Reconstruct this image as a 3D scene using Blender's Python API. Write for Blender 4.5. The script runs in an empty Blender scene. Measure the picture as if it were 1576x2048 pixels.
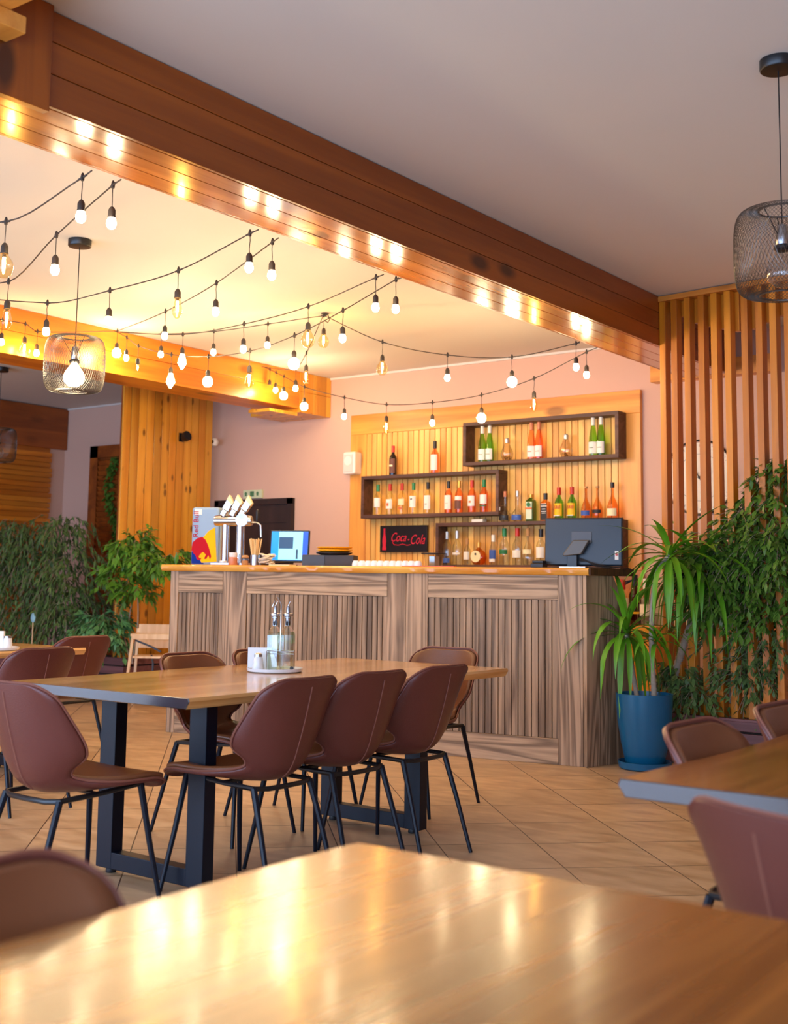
import bpy, bmesh, math, random
from mathutils import Vector, Matrix
random.seed(7)
PI = math.pi
sc = bpy.context.scene
COL = sc.collection

# ---------------------------------------------------------------- camera
F, PX, PY, H = 2389.0, 770.0, 888.0, 1.17
PITCH, ROLL, YAW = [math.radians(a) for a in (6.54, 0.81, -36.98)]
def ray(x, y):
    vx, vy, vz = (x-PX)/F, 1.0, -(y-PY)/F
    c, s = math.cos(ROLL), math.sin(ROLL)
    X = vx*c - vz*s; Z = vx*s + vz*c
    c, s = math.cos(PITCH), math.sin(PITCH)
    y2 = vy*c - Z*s; z2 = vy*s + Z*c
    return Vector((X*math.cos(YAW)+y2*math.sin(YAW), -X*math.sin(YAW)+y2*math.cos(YAW), z2))
O = Vector((0, 0, H))
def at_z(x, y, z): d = ray(x, y); return O + d*((z-H)/d.z)
def at_y(x, y, Y): d = ray(x, y); return O + d*(Y/d.y)
def at_x(x, y, X): d = ray(x, y); return O + d*(X/d.x)
def at_pl(x, y, p, n): d = ray(x, y); return O + d*((Vector(p)-O).dot(n)/d.dot(n))
cd = bpy.data.cameras.new('camera'); cam = bpy.data.objects.new('camera', cd); COL.objects.link(cam)
fw = ray(PX, PY); rt = ray(PX+F, PY)-fw; up = ray(PX, PY-F)-fw
M = Matrix((rt.normalized(), up.normalized(), -fw.normalized())).transposed().to_4x4()
M.translation = O
cam.matrix_world = M
cd.sensor_fit = 'VERTICAL'; cd.sensor_height = 36; cd.sensor_width = 36*1576/2048
cd.lens = F/2048*36
cd.shift_x = (788-PX)/2048; cd.shift_y = (PY-1024)/2048
cd.clip_start = 0.05
cd.dof.use_dof = True; cd.dof.focus_distance = 6.0; cd.dof.aperture_fstop = 42/1000/0.0125
sc.camera = cam

# ---------------------------------------------------------------- light and exposure
sc.view_settings.view_transform = 'Standard'; sc.view_settings.look = 'None'
sc.view_settings.exposure = 1.08; sc.view_settings.gamma = 1.0; sc.view_settings.use_curve_mapping = False
w = bpy.data.worlds.new('world'); sc.world = w; w.use_nodes = True
w.node_tree.nodes['Background'].inputs[0].default_value = (0.45, 0.62, 1.0, 1)
w.node_tree.nodes['Background'].inputs[1].default_value = 0.6
DAY = (0.46, 0.66, 1.0)
def area(name, loc, rot, sx, sy, energy, color):
    l = bpy.data.lights.new(name, 'AREA'); l.shape = 'RECTANGLE'; l.size = sx; l.size_y = sy
    l.energy = energy; l.color = color
    o = bpy.data.objects.new(name, l); COL.objects.link(o); o.location = loc; o.rotation_euler = rot
    return o
# daylight entering through the windows behind and to the right of the camera
WF = [(-11.4, -9.3), (-9.0, -6.9), (-6.6, -4.5), (-4.2, -2.1), (-1.8, 0.3), (0.6, 2.7)]   # tall windows in the wall behind (x ranges)
for a, b in WF:
    area('daylight', ((a+b)/2, -2.27, 1.35), (PI/2, 0, 0), b-a-.1, 2.3, 62, DAY)
BULB = (1.0, 0.78, 0.45)      # colour of the lamps' light
E_FROST, E_FIL = 92.0, 340.0  # radiance of a frosted bulb and of a bare filament

# ---------------------------------------------------------------- helpers
class MB:
    def __init__(s): s.v = []; s.f = []
    def add(s, vs, fs):
        n = len(s.v); s.v += [tuple(v) for v in vs]; s.f += [tuple(i+n for i in f) for f in fs]
    def box(s, x0, x1, y0, y1, z0, z1, m=None):
        vs = [Vector(p) for p in ((x0,y0,z0),(x1,y0,z0),(x1,y1,z0),(x0,y1,z0),(x0,y0,z1),(x1,y0,z1),(x1,y1,z1),(x0,y1,z1))]
        if m is not None: vs = [m @ v for v in vs]
        s.add(vs, [(0,3,2,1),(4,5,6,7),(0,1,5,4),(1,2,6,5),(2,3,7,6),(3,0,4,7)]); return s
    def prism(s, pts, z0, z1, m=None):            # polygon in xy, extruded in z
        n = len(pts)
        vs = [Vector((p[0], p[1], z0)) for p in pts] + [Vector((p[0], p[1], z1)) for p in pts]
        if m is not None: vs = [m @ v for v in vs]
        s.add(vs, [tuple(range(n))[::-1], tuple(range(n, 2*n))] + [(i, (i+1) % n, n+(i+1) % n, n+i) for i in range(n)]); return s
    def lathe(s, prof, n=16, m=None, sx=1, sy=1):  # prof (r, z) bottom to top
        k = len(prof); vs = []
        for r, z in prof:
            for i in range(n):
                a = 2*PI*i/n; vs.append(Vector((r*math.cos(a)*sx, r*math.sin(a)*sy, z)))
        if m is not None: vs = [m @ v for v in vs]
        fs = [(j*n+i, j*n+(i+1) % n, (j+1)*n+(i+1) % n, (j+1)*n+i) for j in range(k-1) for i in range(n)]
        if prof[0][0] > 1e-5: fs.append(tuple(range(n))[::-1])
        if prof[-1][0] > 1e-5: fs.append(tuple(range((k-1)*n, k*n)))
        s.add(vs, fs); return s
    def tube(s, pts, r, n=6, r1=None, m=None, closed=False):
        pts = [Vector(p) for p in pts]; k = len(pts)
        if m is not None: pts = [m @ p for p in pts]
        vs = []; ref = None
        for i, p in enumerate(pts):
            if closed: t = pts[(i+1) % k] - pts[i-1]
            else: t = pts[min(i+1, k-1)] - pts[max(i-1, 0)]
            t.normalize()
            if ref is None: ref = t.orthogonal().normalized()
            a = (ref - t*ref.dot(t))
            if a.length < 1e-6: a = t.orthogonal()
            a.normalize(); ref = a; b = t.cross(a)
            rr = r if r1 is None else r + (r1-r)*i/(k-1)
            for j in range(n):
                g = 2*PI*j/n; vs.append(p + (a*math.cos(g) + b*math.sin(g))*rr)
        kk = k if closed else k-1
        fs = [(i*n+j, i*n+(j+1) % n, ((i+1) % k)*n+(j+1) % n, ((i+1) % k)*n+j) for i in range(kk) for j in range(n)]
        if not closed: fs += [tuple(range(n))[::-1], tuple(range((k-1)*n, k*n))]
        s.add(vs, fs); return s
    def grid(s, rows):                             # rows of points
        n = len(rows[0]); vs = [p for r in rows for p in r]
        s.add(vs, [(i*n+j, i*n+j+1, (i+1)*n+j+1, (i+1)*n+j) for i in range(len(rows)-1) for j in range(n-1)]); return s
    def build(s, name, mat, parent=None, smooth=False, bevel=0, sub=0, loc=None, rz=0, angle=40):
        me = bpy.data.meshes.new(name); me.from_pydata(s.v, [], s.f); me.update()
        bm = bmesh.new(); bm.from_mesh(me); bmesh.ops.recalc_face_normals(bm, faces=bm.faces); bm.to_mesh(me); bm.free()
        o = bpy.data.objects.new(name, me); COL.objects.link(o)
        if mat: me.materials.append(mat)
        if smooth:
            me.shade_smooth()
            try: me.set_sharp_from_angle(angle=math.radians(angle))
            except Exception: pass
        if bevel:
            b = o.modifiers.new('b', 'BEVEL'); b.width = bevel; b.segments = 2; b.limit_method = 'ANGLE'; b.angle_limit = math.radians(35)
        if sub:
            b = o.modifiers.new('s', 'SUBSURF'); b.levels = sub; b.render_levels = sub
        if parent: o.parent = parent
        if loc is not None: o.location = loc
        if rz: o.rotation_euler.z = rz
        return o
def tag(o, label, cat, group=None, kind=None):
    if label: o['label'] = label
    if cat: o['category'] = cat
    if group: o['group'] = group
    if kind: o['kind'] = kind
    return o
def thing(name, label, cat, loc=(0,0,0), rz=0, group=None):
    o = bpy.data.objects.new(name, None); COL.objects.link(o); o.empty_display_size = 0.1
    o.location = loc; o.rotation_euler.z = rz
    return tag(o, label, cat, group)
def struct(o, label=None):
    o['kind'] = 'structure'
    if label: o['label'] = label
    return o
def dup(root, loc, rz, label, group=None):
    kids = KIDS.get(root.name)
    if kids is None:
        kids = []
        for ch in COL.objects:
            if ch.parent is root: kids.append((ch, [g for g in COL.objects if g.parent is ch]))
        KIDS[root.name] = kids
    r = root.copy(); COL.objects.link(r); r.location = loc; r.rotation_euler.z = rz; r['label'] = label
    if group: r['group'] = group
    for ch, gs in kids:
        c = ch.copy(); COL.objects.link(c); c.parent = r
        for g in gs:
            d = g.copy(); COL.objects.link(d); d.parent = c
    return r
KIDS = {}
def T(x, y, z=0, rz=0): return Matrix.Translation((x, y, z)) @ Matrix.Rotation(rz, 4, 'Z')

# ---------------------------------------------------------------- materials
MATS = {}
def srgb(r, g, b):
    f = lambda c: (c/255/12.92) if c/255 <= .04045 else ((c/255+.055)/1.055)**2.4
    return (f(r), f(g), f(b), 1)
def mat(name, col, rough=.5, metal=0, noise=0, nscale=20, bump=0, bscale=60, spec=.5, trans=0, emit=None, estr=0, coat=0):
    m = bpy.data.materials.new(name); m.use_nodes = True; nt = m.node_tree; b = nt.nodes['Principled BSDF']
    b.inputs['Base Color'].default_value = col; b.inputs['Roughness'].default_value = rough; b.inputs['Metallic'].default_value = metal
    b.inputs['Specular IOR Level'].default_value = spec; b.inputs['Coat Weight'].default_value = coat; b.inputs['Coat Roughness'].default_value = .15
    tc = nt.nodes.new('ShaderNodeTexCoord')
    nz = nt.nodes.new('ShaderNodeTexNoise'); nz.inputs['Scale'].default_value = nscale; nz.inputs['Detail'].default_value = 4
    nt.links.new(tc.outputs['Object'], nz.inputs['Vector'])
    r = nt.nodes.new('ShaderNodeMapRange'); r.inputs['To Min'].default_value = 1-(noise or .03); r.inputs['To Max'].default_value = 1+(noise or .03)
    nt.links.new(nz.outputs['Fac'], r.inputs['Value'])
    mx = nt.nodes.new('ShaderNodeMix'); mx.data_type = 'RGBA'; mx.blend_type = 'MULTIPLY'; mx.inputs['Factor'].default_value = 1
    mx.inputs['A'].default_value = col; nt.links.new(r.outputs['Result'], mx.inputs['B']); nt.links.new(mx.outputs['Result'], b.inputs['Base Color'])
    if bump:
        n2 = nt.nodes.new('ShaderNodeTexNoise'); n2.inputs['Scale'].default_value = bscale; n2.inputs['Detail'].default_value = 3
        nt.links.new(tc.outputs['Object'], n2.inputs['Vector'])
        bp = nt.nodes.new('ShaderNodeBump'); bp.inputs['Strength'].default_value = bump; bp.inputs['Distance'].default_value = .002
        nt.links.new(n2.outputs['Fac'], bp.inputs['Height']); nt.links.new(bp.outputs['Normal'], b.inputs['Normal'])
    if emit: b.inputs['Emission Color'].default_value = emit; b.inputs['Emission Strength'].default_value = estr
    return m
def glassy(name, tint, rough=.03, refl=1.0):
    # thin-walled glass: clear tinted transmission with fresnel reflections
    m = bpy.data.materials.new(name); m.use_nodes = True; nt = m.node_tree; nt.nodes.clear()
    out = nt.nodes.new('ShaderNodeOutputMaterial'); tr = nt.nodes.new('ShaderNodeBsdfTransparent'); gl = nt.nodes.new('ShaderNodeBsdfGlossy')
    tc = nt.nodes.new('ShaderNodeTexCoord'); nz = nt.nodes.new('ShaderNodeTexNoise'); nz.inputs['Scale'].default_value = 30
    nt.links.new(tc.outputs['Object'], nz.inputs['Vector'])
    mr = nt.nodes.new('ShaderNodeMapRange'); mr.inputs['To Min'].default_value = rough; mr.inputs['To Max'].default_value = rough+.04
    nt.links.new(nz.outputs['Fac'], mr.inputs['Value']); nt.links.new(mr.outputs['Result'], gl.inputs['Roughness'])
    tr.inputs['Color'].default_value = tint
    lw = nt.nodes.new('ShaderNodeLayerWeight'); lw.inputs['Blend'].default_value = .5
    fr = nt.nodes.new('ShaderNodeMath'); fr.operation = 'POWER'; fr.inputs[1].default_value = 3.2; nt.links.new(lw.outputs['Facing'], fr.inputs[0])
    ml = nt.nodes.new('ShaderNodeMath'); ml.operation = 'MULTIPLY_ADD'; ml.inputs[1].default_value = .8*refl; ml.inputs[2].default_value = .045*refl; ml.use_clamp = True
    mx = nt.nodes.new('ShaderNodeMixShader')
    nt.links.new(fr.outputs[0], ml.inputs[0]); nt.links.new(ml.outputs[0], mx.inputs[0]); nt.links.new(tr.outputs[0], mx.inputs[1]); nt.links.new(gl.outputs[0], mx.inputs[2])
    nt.links.new(mx.outputs[0], out.inputs['Surface'])
    return m
def wood(name, c1, c2, axis='x', scale=1.0, rough=.35, rings=.5, knots=0.0, coat=0.0, planks=0, pax='z', poff=0, c3=None, bump=.15, knotscale=1.0):
    # grain stretched along axis; optional plank-to-plank variation every `planks` metres along pax
    m = bpy.data.materials.new(name); m.use_nodes = True; nt = m.node_tree; N = nt.nodes; L = nt.links
    b = N['Principled BSDF']; b.inputs['Roughness'].default_value = rough; b.inputs['Coat Weight'].default_value = coat; b.inputs['Coat Roughness'].default_value = .12
    tc = N.new('ShaderNodeTexCoord')
    st = {'x': (.06, 1, 1), 'y': (1, .06, 1), 'z': (1, 1, .06)}[axis]
    src = tc.outputs['Object']
    pidx = None
    if planks:
        sep = N.new('ShaderNodeSeparateXYZ'); L.new(src, sep.inputs[0])
        a = N.new('ShaderNodeMath'); a.operation = 'ADD'; a.inputs[1].default_value = -poff; L.new(sep.outputs['xyz'.index(pax)], a.inputs[0])
        d = N.new('ShaderNodeMath'); d.operation = 'DIVIDE'; d.inputs[1].default_value = planks; L.new(a.outputs[0], d.inputs[0])
        fl = N.new('ShaderNodeMath'); fl.operation = 'FLOOR'; L.new(d.outputs[0], fl.inputs[0]); pidx = fl
        wn = N.new('ShaderNodeTexWhiteNoise'); wn.noise_dimensions = '1D'; L.new(fl.outputs[0], wn.inputs['W'])
        off = N.new('ShaderNodeVectorMath'); off.operation = 'MULTIPLY_ADD'; off.inputs[1].default_value = (7, 7, 7)
        L.new(wn.outputs['Color'], off.inputs[0]); L.new(src, off.inputs[2]); src = off.outputs[0]
    mp = N.new('ShaderNodeMapping'); mp.inputs['Scale'].default_value = [s*scale for s in st]; L.new(src, mp.inputs[0])
    n1 = N.new('ShaderNodeTexNoise'); n1.inputs['Scale'].default_value = 4; n1.inputs['Detail'].default_value = 3; n1.inputs['Distortion'].default_value = .6
    L.new(mp.outputs[0], n1.inputs['Vector'])
    ml = N.new('ShaderNodeMath'); ml.operation = 'MULTIPLY'; ml.inputs[1].default_value = 60*rings; L.new(n1.outputs['Fac'], ml.inputs[0])
    sn = N.new('ShaderNodeMath'); sn.operation = 'SINE'; L.new(ml.outputs[0], sn.inputs[0])
    n2 = N.new('ShaderNodeTexNoise'); n2.inputs['Scale'].default_value = 60; n2.inputs['Detail'].default_value = 4; L.new(mp.outputs[0], n2.inputs['Vector'])
    n3 = N.new('ShaderNodeTexNoise'); n3.inputs['Scale'].default_value = 1.6; n3.inputs['Detail'].default_value = 2; L.new(mp.outputs[0], n3.inputs['Vector'])
    s1 = N.new('ShaderNodeMapRange'); s1.inputs['From Min'].default_value = -1; L.new(sn.outputs[0], s1.inputs['Value'])
    mx = N.new('ShaderNodeMath'); mx.operation = 'MULTIPLY_ADD'; mx.inputs[1].default_value = .45; L.new(s1.outputs[0], mx.inputs[0])
    m2 = N.new('ShaderNodeMath'); m2.operation = 'MULTIPLY_ADD'; m2.inputs[1].default_value = .45; L.new(n2.outputs['Fac'], m2.inputs[0])
    m3 = N.new('ShaderNodeMath'); m3.operation = 'MULTIPLY'; m3.inputs[1].default_value = .3; L.new(n3.outputs['Fac'], m3.inputs[0])
    L.new(m3.outputs[0], m2.inputs[2]); L.new(m2.outputs[0], mx.inputs[2])
    cr = N.new('ShaderNodeValToRGB'); cr.color_ramp.elements[0].position = .25; cr.color_ramp.elements[1].position = .85
    cr.color_ramp.elements[0].color = c1; cr.color_ramp.elements[1].color = c2
    L.new(mx.outputs[0], cr.inputs[0]); colr = cr.outputs[0]
    if planks:
        r = N.new('ShaderNodeMapRange'); r.inputs['To Min'].default_value = .78; r.inputs['To Max'].default_value = 1.18; L.new(wn.outputs['Value'], r.inputs['Value'])
        k = N.new('ShaderNodeMix'); k.data_type = 'RGBA'; k.blend_type = 'MULTIPLY'; k.inputs['Factor'].default_value = 1
        L.new(colr, k.inputs['A']); L.new(r.outputs[0], k.inputs['B']); colr = k.outputs['Result']
    if knots:
        mk = N.new('ShaderNodeMapping'); mk.inputs['Scale'].default_value = [3.2*knotscale*(1 if s == 1 else .45) for s in st]; L.new(src, mk.inputs[0])
        vo = N.new('ShaderNodeTexVoronoi'); vo.inputs['Scale'].default_value = 1; L.new(mk.outputs[0], vo.inputs['Vector'])
        kr = N.new('ShaderNodeMapRange'); kr.inputs['From Min'].default_value = .10; kr.inputs['From Max'].default_value = .19; kr.inputs['To Min'].default_value = knots; kr.inputs['To Max'].default_value = 0
        L.new(vo.outputs['Distance'], kr.inputs['Value'])
        k = N.new('ShaderNodeMix'); k.data_type = 'RGBA'; k.inputs['B'].default_value = c3 or tuple(c*.25 for c in c1[:3])+(1,)
        L.new(kr.outputs[0], k.inputs['Factor']); L.new(colr, k.inputs['A']); colr = k.outputs['Result']
    L.new(colr, b.inputs['Base Color'])
    rr = N.new('ShaderNodeMapRange'); rr.inputs['To Min'].default_value = rough*.8; rr.inputs['To Max'].default_value = rough*1.3
    L.new(n3.outputs['Fac'], rr.inputs['Value']); L.new(rr.outputs[0], b.inputs['Roughness'])
    bp = N.new('ShaderNodeBump'); bp.inputs['Strength'].default_value = bump; bp.inputs['Distance'].default_value = .003
    L.new(mx.outputs[0], bp.inputs['Height']); L.new(bp.outputs[0], b.inputs['Normal'])
    return m

ORANGE1, ORANGE2 = srgb(165, 84, 14), srgb(226, 140, 38)
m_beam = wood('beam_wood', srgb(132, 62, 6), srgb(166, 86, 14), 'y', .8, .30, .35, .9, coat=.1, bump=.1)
m_under = wood('lit_underside_wood', srgb(160, 84, 24), srgb(206, 122, 46), 'y', .8, .22, .35, .9, coat=.6, bump=.12)  # same wood as the sides, paler with the bulbs' light painted in
m_pine_v = wood('pine_vertical', srgb(202, 126, 30), srgb(232, 166, 58), 'z', .8, .26, .35, .9, knotscale=2.6, planks=.1032, pax='y', poff=7.784)
m_pine_x = wood('pine_plank', srgb(200, 118, 40), srgb(238, 165, 72), 'x', .8, .35, .4, .7)
m_pine_z = wood('pine_plank_vertical', srgb(200, 118, 40), srgb(238, 165, 72), 'z', .8, .35, .4, .7)
m_panel = wood('slat_panel_wood', srgb(222, 152, 66), srgb(250, 196, 104), 'z', .8, .35, .4, .5, planks=.0623, pax='x', poff=-7.12, knotscale=2.0)
m_screen = wood('screen_wood', srgb(172, 92, 4), srgb(220, 136, 20), 'z', .8, .4, .35, .5)
m_clad = wood('cladding_wood', srgb(176, 92, 18), srgb(222, 134, 38), 'y', .8, .35, .4, .4, planks=.06, pax='z')
m_clad_dark = wood('cladding_dark', srgb(120, 56, 18), srgb(160, 82, 26), 'y', .8, .35, .4, .3)
m_ctr_x = wood('counter_wood_rail', srgb(106, 80, 56), srgb(196, 162, 126), 'x', 1.3, .6, 1.3, .25, bump=.3)
m_ctr_z = wood('counter_wood_post', srgb(108, 82, 58), srgb(194, 160, 126), 'z', 1.3, .6, 1.3, .25, bump=.3)
m_ctr_s = wood('counter_wood_slat', srgb(100, 76, 54), srgb(174, 142, 110), 'z', 1.3, .6, .6, .15, planks=.0467, pax='x', bump=.3)
m_ctr_back = mat('counter_shadow_gap', srgb(48, 28, 18), .8)
m_slab = wood('slab_wood', srgb(206, 122, 32), srgb(240, 178, 76), 'x', 1.0, .28, .6, 1.0, coat=.3, c3=srgb(140, 64, 14), knotscale=2.2)
m_slab_end = wood('slab_end_wood', srgb(62, 36, 20), srgb(100, 60, 32), 'z', 2, .6, 1.2)
m_top = wood('table_wood', srgb(184, 126, 64), srgb(222, 172, 106), 'y', 1.0, .2, .5, .0, coat=.45, planks=.085, pax='x')
m_top2 = wood('table_wood_near', srgb(112, 60, 16), srgb(158, 94, 34), 'y', 1.0, .24, .5, .0, coat=.2, planks=.085, pax='x')
m_shelf = wood('shelf_wood', srgb(66, 38, 28), srgb(100, 64, 50), 'x', 1.2, .5, .6)
m_white_wood = wood('high_chair_wood', srgb(214, 170, 120), srgb(240, 205, 160), 'z', 1, .5, .4)
m_planter = wood('planter_wood', srgb(84, 50, 52), srgb(124, 80, 80), 'x', 1, .5, .5)
m_edge = mat('table_edge_lacquer', srgb(50, 50, 58), .16, noise=.15, nscale=14, coat=1, spec=1)
m_wall = mat('pink_plaster', srgb(214, 174, 154), .85, noise=.03, nscale=3, bump=.15, bscale=120)
m_ceil = mat('ceiling_paint', srgb(222, 217, 208), .9, noise=.02, nscale=2, bump=.05, bscale=80)
m_white = mat('white_plastic', srgb(235, 228, 218), .4)
m_trimw = mat('white_trim', srgb(225, 215, 205), .6)
m_black = mat('black_metal', srgb(16, 18, 22), .35, noise=.05, bump=.05, bscale=200)
m_tableleg = mat('table_leg_metal', srgb(6, 14, 28), .4, spec=.3, noise=.08, nscale=60, bump=.08, bscale=200)
m_blackp = mat('black_plastic', srgb(26, 24, 26), .45)
m_cable = mat('cable_rubber', srgb(52, 42, 34), .6)
m_socket = mat('bulb_socket', srgb(60, 50, 42), .5)
m_leather = mat('plum_leather', srgb(102, 50, 42), .36, noise=.06, nscale=8, bump=.35, bscale=260)
m_leather_in = mat('lamplit_leather', srgb(122, 72, 42), .36, noise=.06, nscale=8, bump=.3, bscale=260)  # same leather as the shell; the lamps' warm light is in this colour
m_thread = mat('leather_piping', srgb(132, 78, 62), .5)
m_chrome = mat('chrome', (.55, .56, .58, 1), .18, metal=1)
m_steel = mat('brushed_steel', (.42, .42, .44, 1), .3, metal=1)
m_ceramic = mat('white_ceramic', srgb(238, 236, 232), .18)
m_napkin = mat('paper_napkin', srgb(244, 243, 242), .9)
m_pot = mat('blue_pot', srgb(14, 94, 134), .28, noise=.04)
m_soil = mat('soil', srgb(50, 36, 28), .95, noise=.3, nscale=80, bump=1, bscale=90)
m_leaf = mat('fig_leaf', srgb(86, 122, 42), .38, noise=.35, nscale=5, spec=.4)
m_leaf2 = mat('weeping_fig_leaf', srgb(88, 116, 62), .45, noise=.4, nscale=4, spec=.3)
m_leaf3 = mat('schefflera_leaf', srgb(86, 132, 40), .35, noise=.45, nscale=7, spec=.5)
m_yucca = mat('yucca_leaf', srgb(92, 152, 30), .38, noise=.25, nscale=6, spec=.4)
m_bark = mat('bark', srgb(150, 130, 108), .8, noise=.25, nscale=40, bump=.8, bscale=60)
m_cane = mat('yucca_cane', srgb(170, 156, 138), .8, noise=.25, nscale=50, bump=.8, bscale=70)
m_red = mat('red_plastic', srgb(196, 24, 30), .4)
m_yellowplate = mat('yellow_plate', srgb(236, 170, 22), .3)
m_bulb_on = mat('frosted_bulb_glass', (1, .9, .75, 1), .4, emit=BULB+(1,), estr=E_FROST)
m_bulb_big = mat('pendant_bulb_glass', (1, .9, .75, 1), .4, emit=BULB+(1,), estr=30)
m_fil = mat('glowing_filament', (1, .7, .3, 1), .5, emit=(1, .50, .12, 1), estr=E_FIL)
m_amber = glassy('amber_bulb_glass', (1.0, .90, .66, 1))
m_clear = glassy('clear_glass', (.93, .97, .96, 1))
m_cruet = glassy('cruet_glass', (.93, .99, .99, 1), refl=2.6)  # slight aqua tint stands for window reflections in the glass
m_oil = glassy('pale_vinegar', (.97, .97, .86, 1), refl=.4)

# ---------------------------------------------------------------- room shell
ZC = 3.196; YB = 9.2; XL = -11.8; XR = 3.0; YF = -2.2
m_floor = bpy.data.materials.new('floor_tiles'); m_floor.use_nodes = True
def floor_nodes():
    nt = m_floor.node_tree; N = nt.nodes; L = nt.links; b = N['Principled BSDF']
    g = N.new('ShaderNodeNewGeometry')
    th = math.radians(-44.4)
    masks = []; idx = []
    for vec, off, sp in (((math.cos(th), -math.sin(th), 0), 1.872, .4495), ((math.sin(th), math.cos(th), 0), 4.971, .4625)):
        d = N.new('ShaderNodeVectorMath'); d.operation = 'DOT_PRODUCT'; d.inputs[1].default_value = vec; L.new(g.outputs['Position'], d.inputs[0])
        a = N.new('ShaderNodeMath'); a.operation = 'ADD'; a.inputs[1].default_value = -off+sp*200; L.new(d.outputs['Value'], a.inputs[0])
        q = N.new('ShaderNodeMath'); q.operation = 'DIVIDE'; q.inputs[1].default_value = sp; L.new(a.outputs[0], q.inputs[0])
        fr = N.new('ShaderNodeMath'); fr.operation = 'FRACT'; L.new(q.outputs[0], fr.inputs[0])
        fl = N.new('ShaderNodeMath'); fl.operation = 'FLOOR'; L.new(q.outputs[0], fl.inputs[0]); idx.append(fl)
        s = N.new('ShaderNodeMath'); s.operation = 'SUBTRACT'; s.inputs[1].default_value = .5; L.new(fr.outputs[0], s.inputs[0])
        ab = N.new('ShaderNodeMath'); ab.operation = 'ABSOLUTE'; L.new(s.outputs[0], ab.inputs[0]); masks.append(ab)
    mx = N.new('ShaderNodeMath'); mx.operation = 'MAXIMUM'; L.new(masks[0].outputs[0], mx.inputs[0]); L.new(masks[1].outputs[0], mx.inputs[1])
    gr = N.new('ShaderNodeMapRange'); gr.inputs['From Min'].default_value = .4925; gr.inputs['From Max'].default_value = .4955; L.new(mx.outputs[0], gr.inputs['Value'])
    cb = N.new('ShaderNodeCombineXYZ'); L.new(idx[0].outputs[0], cb.inputs[0]); L.new(idx[1].outputs[0], cb.inputs[1])
    wn = N.new('ShaderNodeTexWhiteNoise'); wn.noise_dimensions = '3D'; L.new(cb.outputs[0], wn.inputs['Vector'])
    off = N.new('ShaderNodeVectorMath'); off.operation = 'MULTIPLY_ADD'; off.inputs[1].default_value = (9, 9, 9); L.new(wn.outputs['Color'], off.inputs[0]); L.new(g.outputs['Position'], off.inputs[2])
    mp = N.new('ShaderNodeMapping'); mp.inputs['Scale'].default_value = (1.2, 3.2, 1); mp.inputs['Rotation'].default_value = (0, 0, math.radians(-50)); L.new(off.outputs[0], mp.inputs[0])
    nz = N.new('ShaderNodeTexNoise'); nz.inputs['Scale'].default_value = 4; nz.inputs['Detail'].default_value = 6; L.new(mp.outputs[0], nz.inputs['Vector'])
    cr = N.new('ShaderNodeValToRGB'); cr.color_ramp.elements[0].position = .3; cr.color_ramp.elements[1].position = .7
    cr.color_ramp.elements[0].color = srgb(188, 150, 110); cr.color_ramp.elements[1].color = srgb(218, 184, 144); L.new(nz.outputs['Fac'], cr.inputs[0])
    v = N.new('ShaderNodeMapRange'); v.inputs['To Min'].default_value = .92; v.inputs['To Max'].default_value = 1.05; L.new(wn.outputs['Value'], v.inputs['Value'])
    k = N.new('ShaderNodeMix'); k.data_type = 'RGBA'; k.blend_type = 'MULTIPLY'; k.inputs['Factor'].default_value = 1; L.new(cr.outputs[0], k.inputs['A']); L.new(v.outputs[0], k.inputs['B'])
    k2 = N.new('ShaderNodeMix'); k2.data_type = 'RGBA'; k2.inputs['B'].default_value = srgb(84, 54, 34); L.new(gr.outputs[0], k2.inputs['Factor']); L.new(k.outputs['Result'], k2.inputs['A'])
    L.new(k2.outputs['Result'], b.inputs['Base Color'])
    rr = N.new('ShaderNodeMapRange'); rr.inputs['To Min'].default_value = .28; rr.inputs['To Max'].default_value = .5; L.new(nz.outputs['Fac'], rr.inputs['Value']); L.new(rr.outputs[0], b.inputs['Roughness'])
    bp = N.new('ShaderNodeBump'); bp.invert = True; bp.inputs['Strength'].default_value = .5; bp.inputs['Distance'].default_value = .002; L.new(gr.outputs[0], bp.inputs['Height']); L.new(bp.outputs[0], b.inputs['Normal'])
floor_nodes()
struct(MB().box(XL-.2, XR+.2, YF-.2, YB+.2, -.15, 0).build('floor', m_floor))
struct(MB().box(XL-.2, XR+.2, YF-.2, YB+.2, ZC, ZC+.15).build('ceiling', m_ceil))
struct(MB().box(XL-.2, XR+.2, YB, YB+.2, 0, ZC).build('wall_back', m_wall))
struct(MB().box(XL-.2, XL, YF-.2, YB, 0, ZC).build('wall_left', m_wall))
def wall_with_holes(name, along, a0, a1, holes, t0, t1, z0=.15, z1=2.55):
    b = MB()
    def bx(u0, u1, w0, w1):
        if along == 'x': b.box(u0, u1, t0, t1, w0, w1)
        else: b.box(t0, t1, u0, u1, w0, w1)
    bx(a0, a1, 0, z0); bx(a0, a1, z1, ZC)
    e = a0
    for h0, h1 in holes: bx(e, h0, z0, z1); e = h1
    bx(e, a1, z0, z1)
    return struct(b.build(name, m_wall))
wall_with_holes('wall_front', 'x', XL, XR+.2, WF, YF-.2, YF)
wall_with_holes('wall_right', 'y', YF, YB, [], XR, XR+.2)
wi = 1
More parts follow.
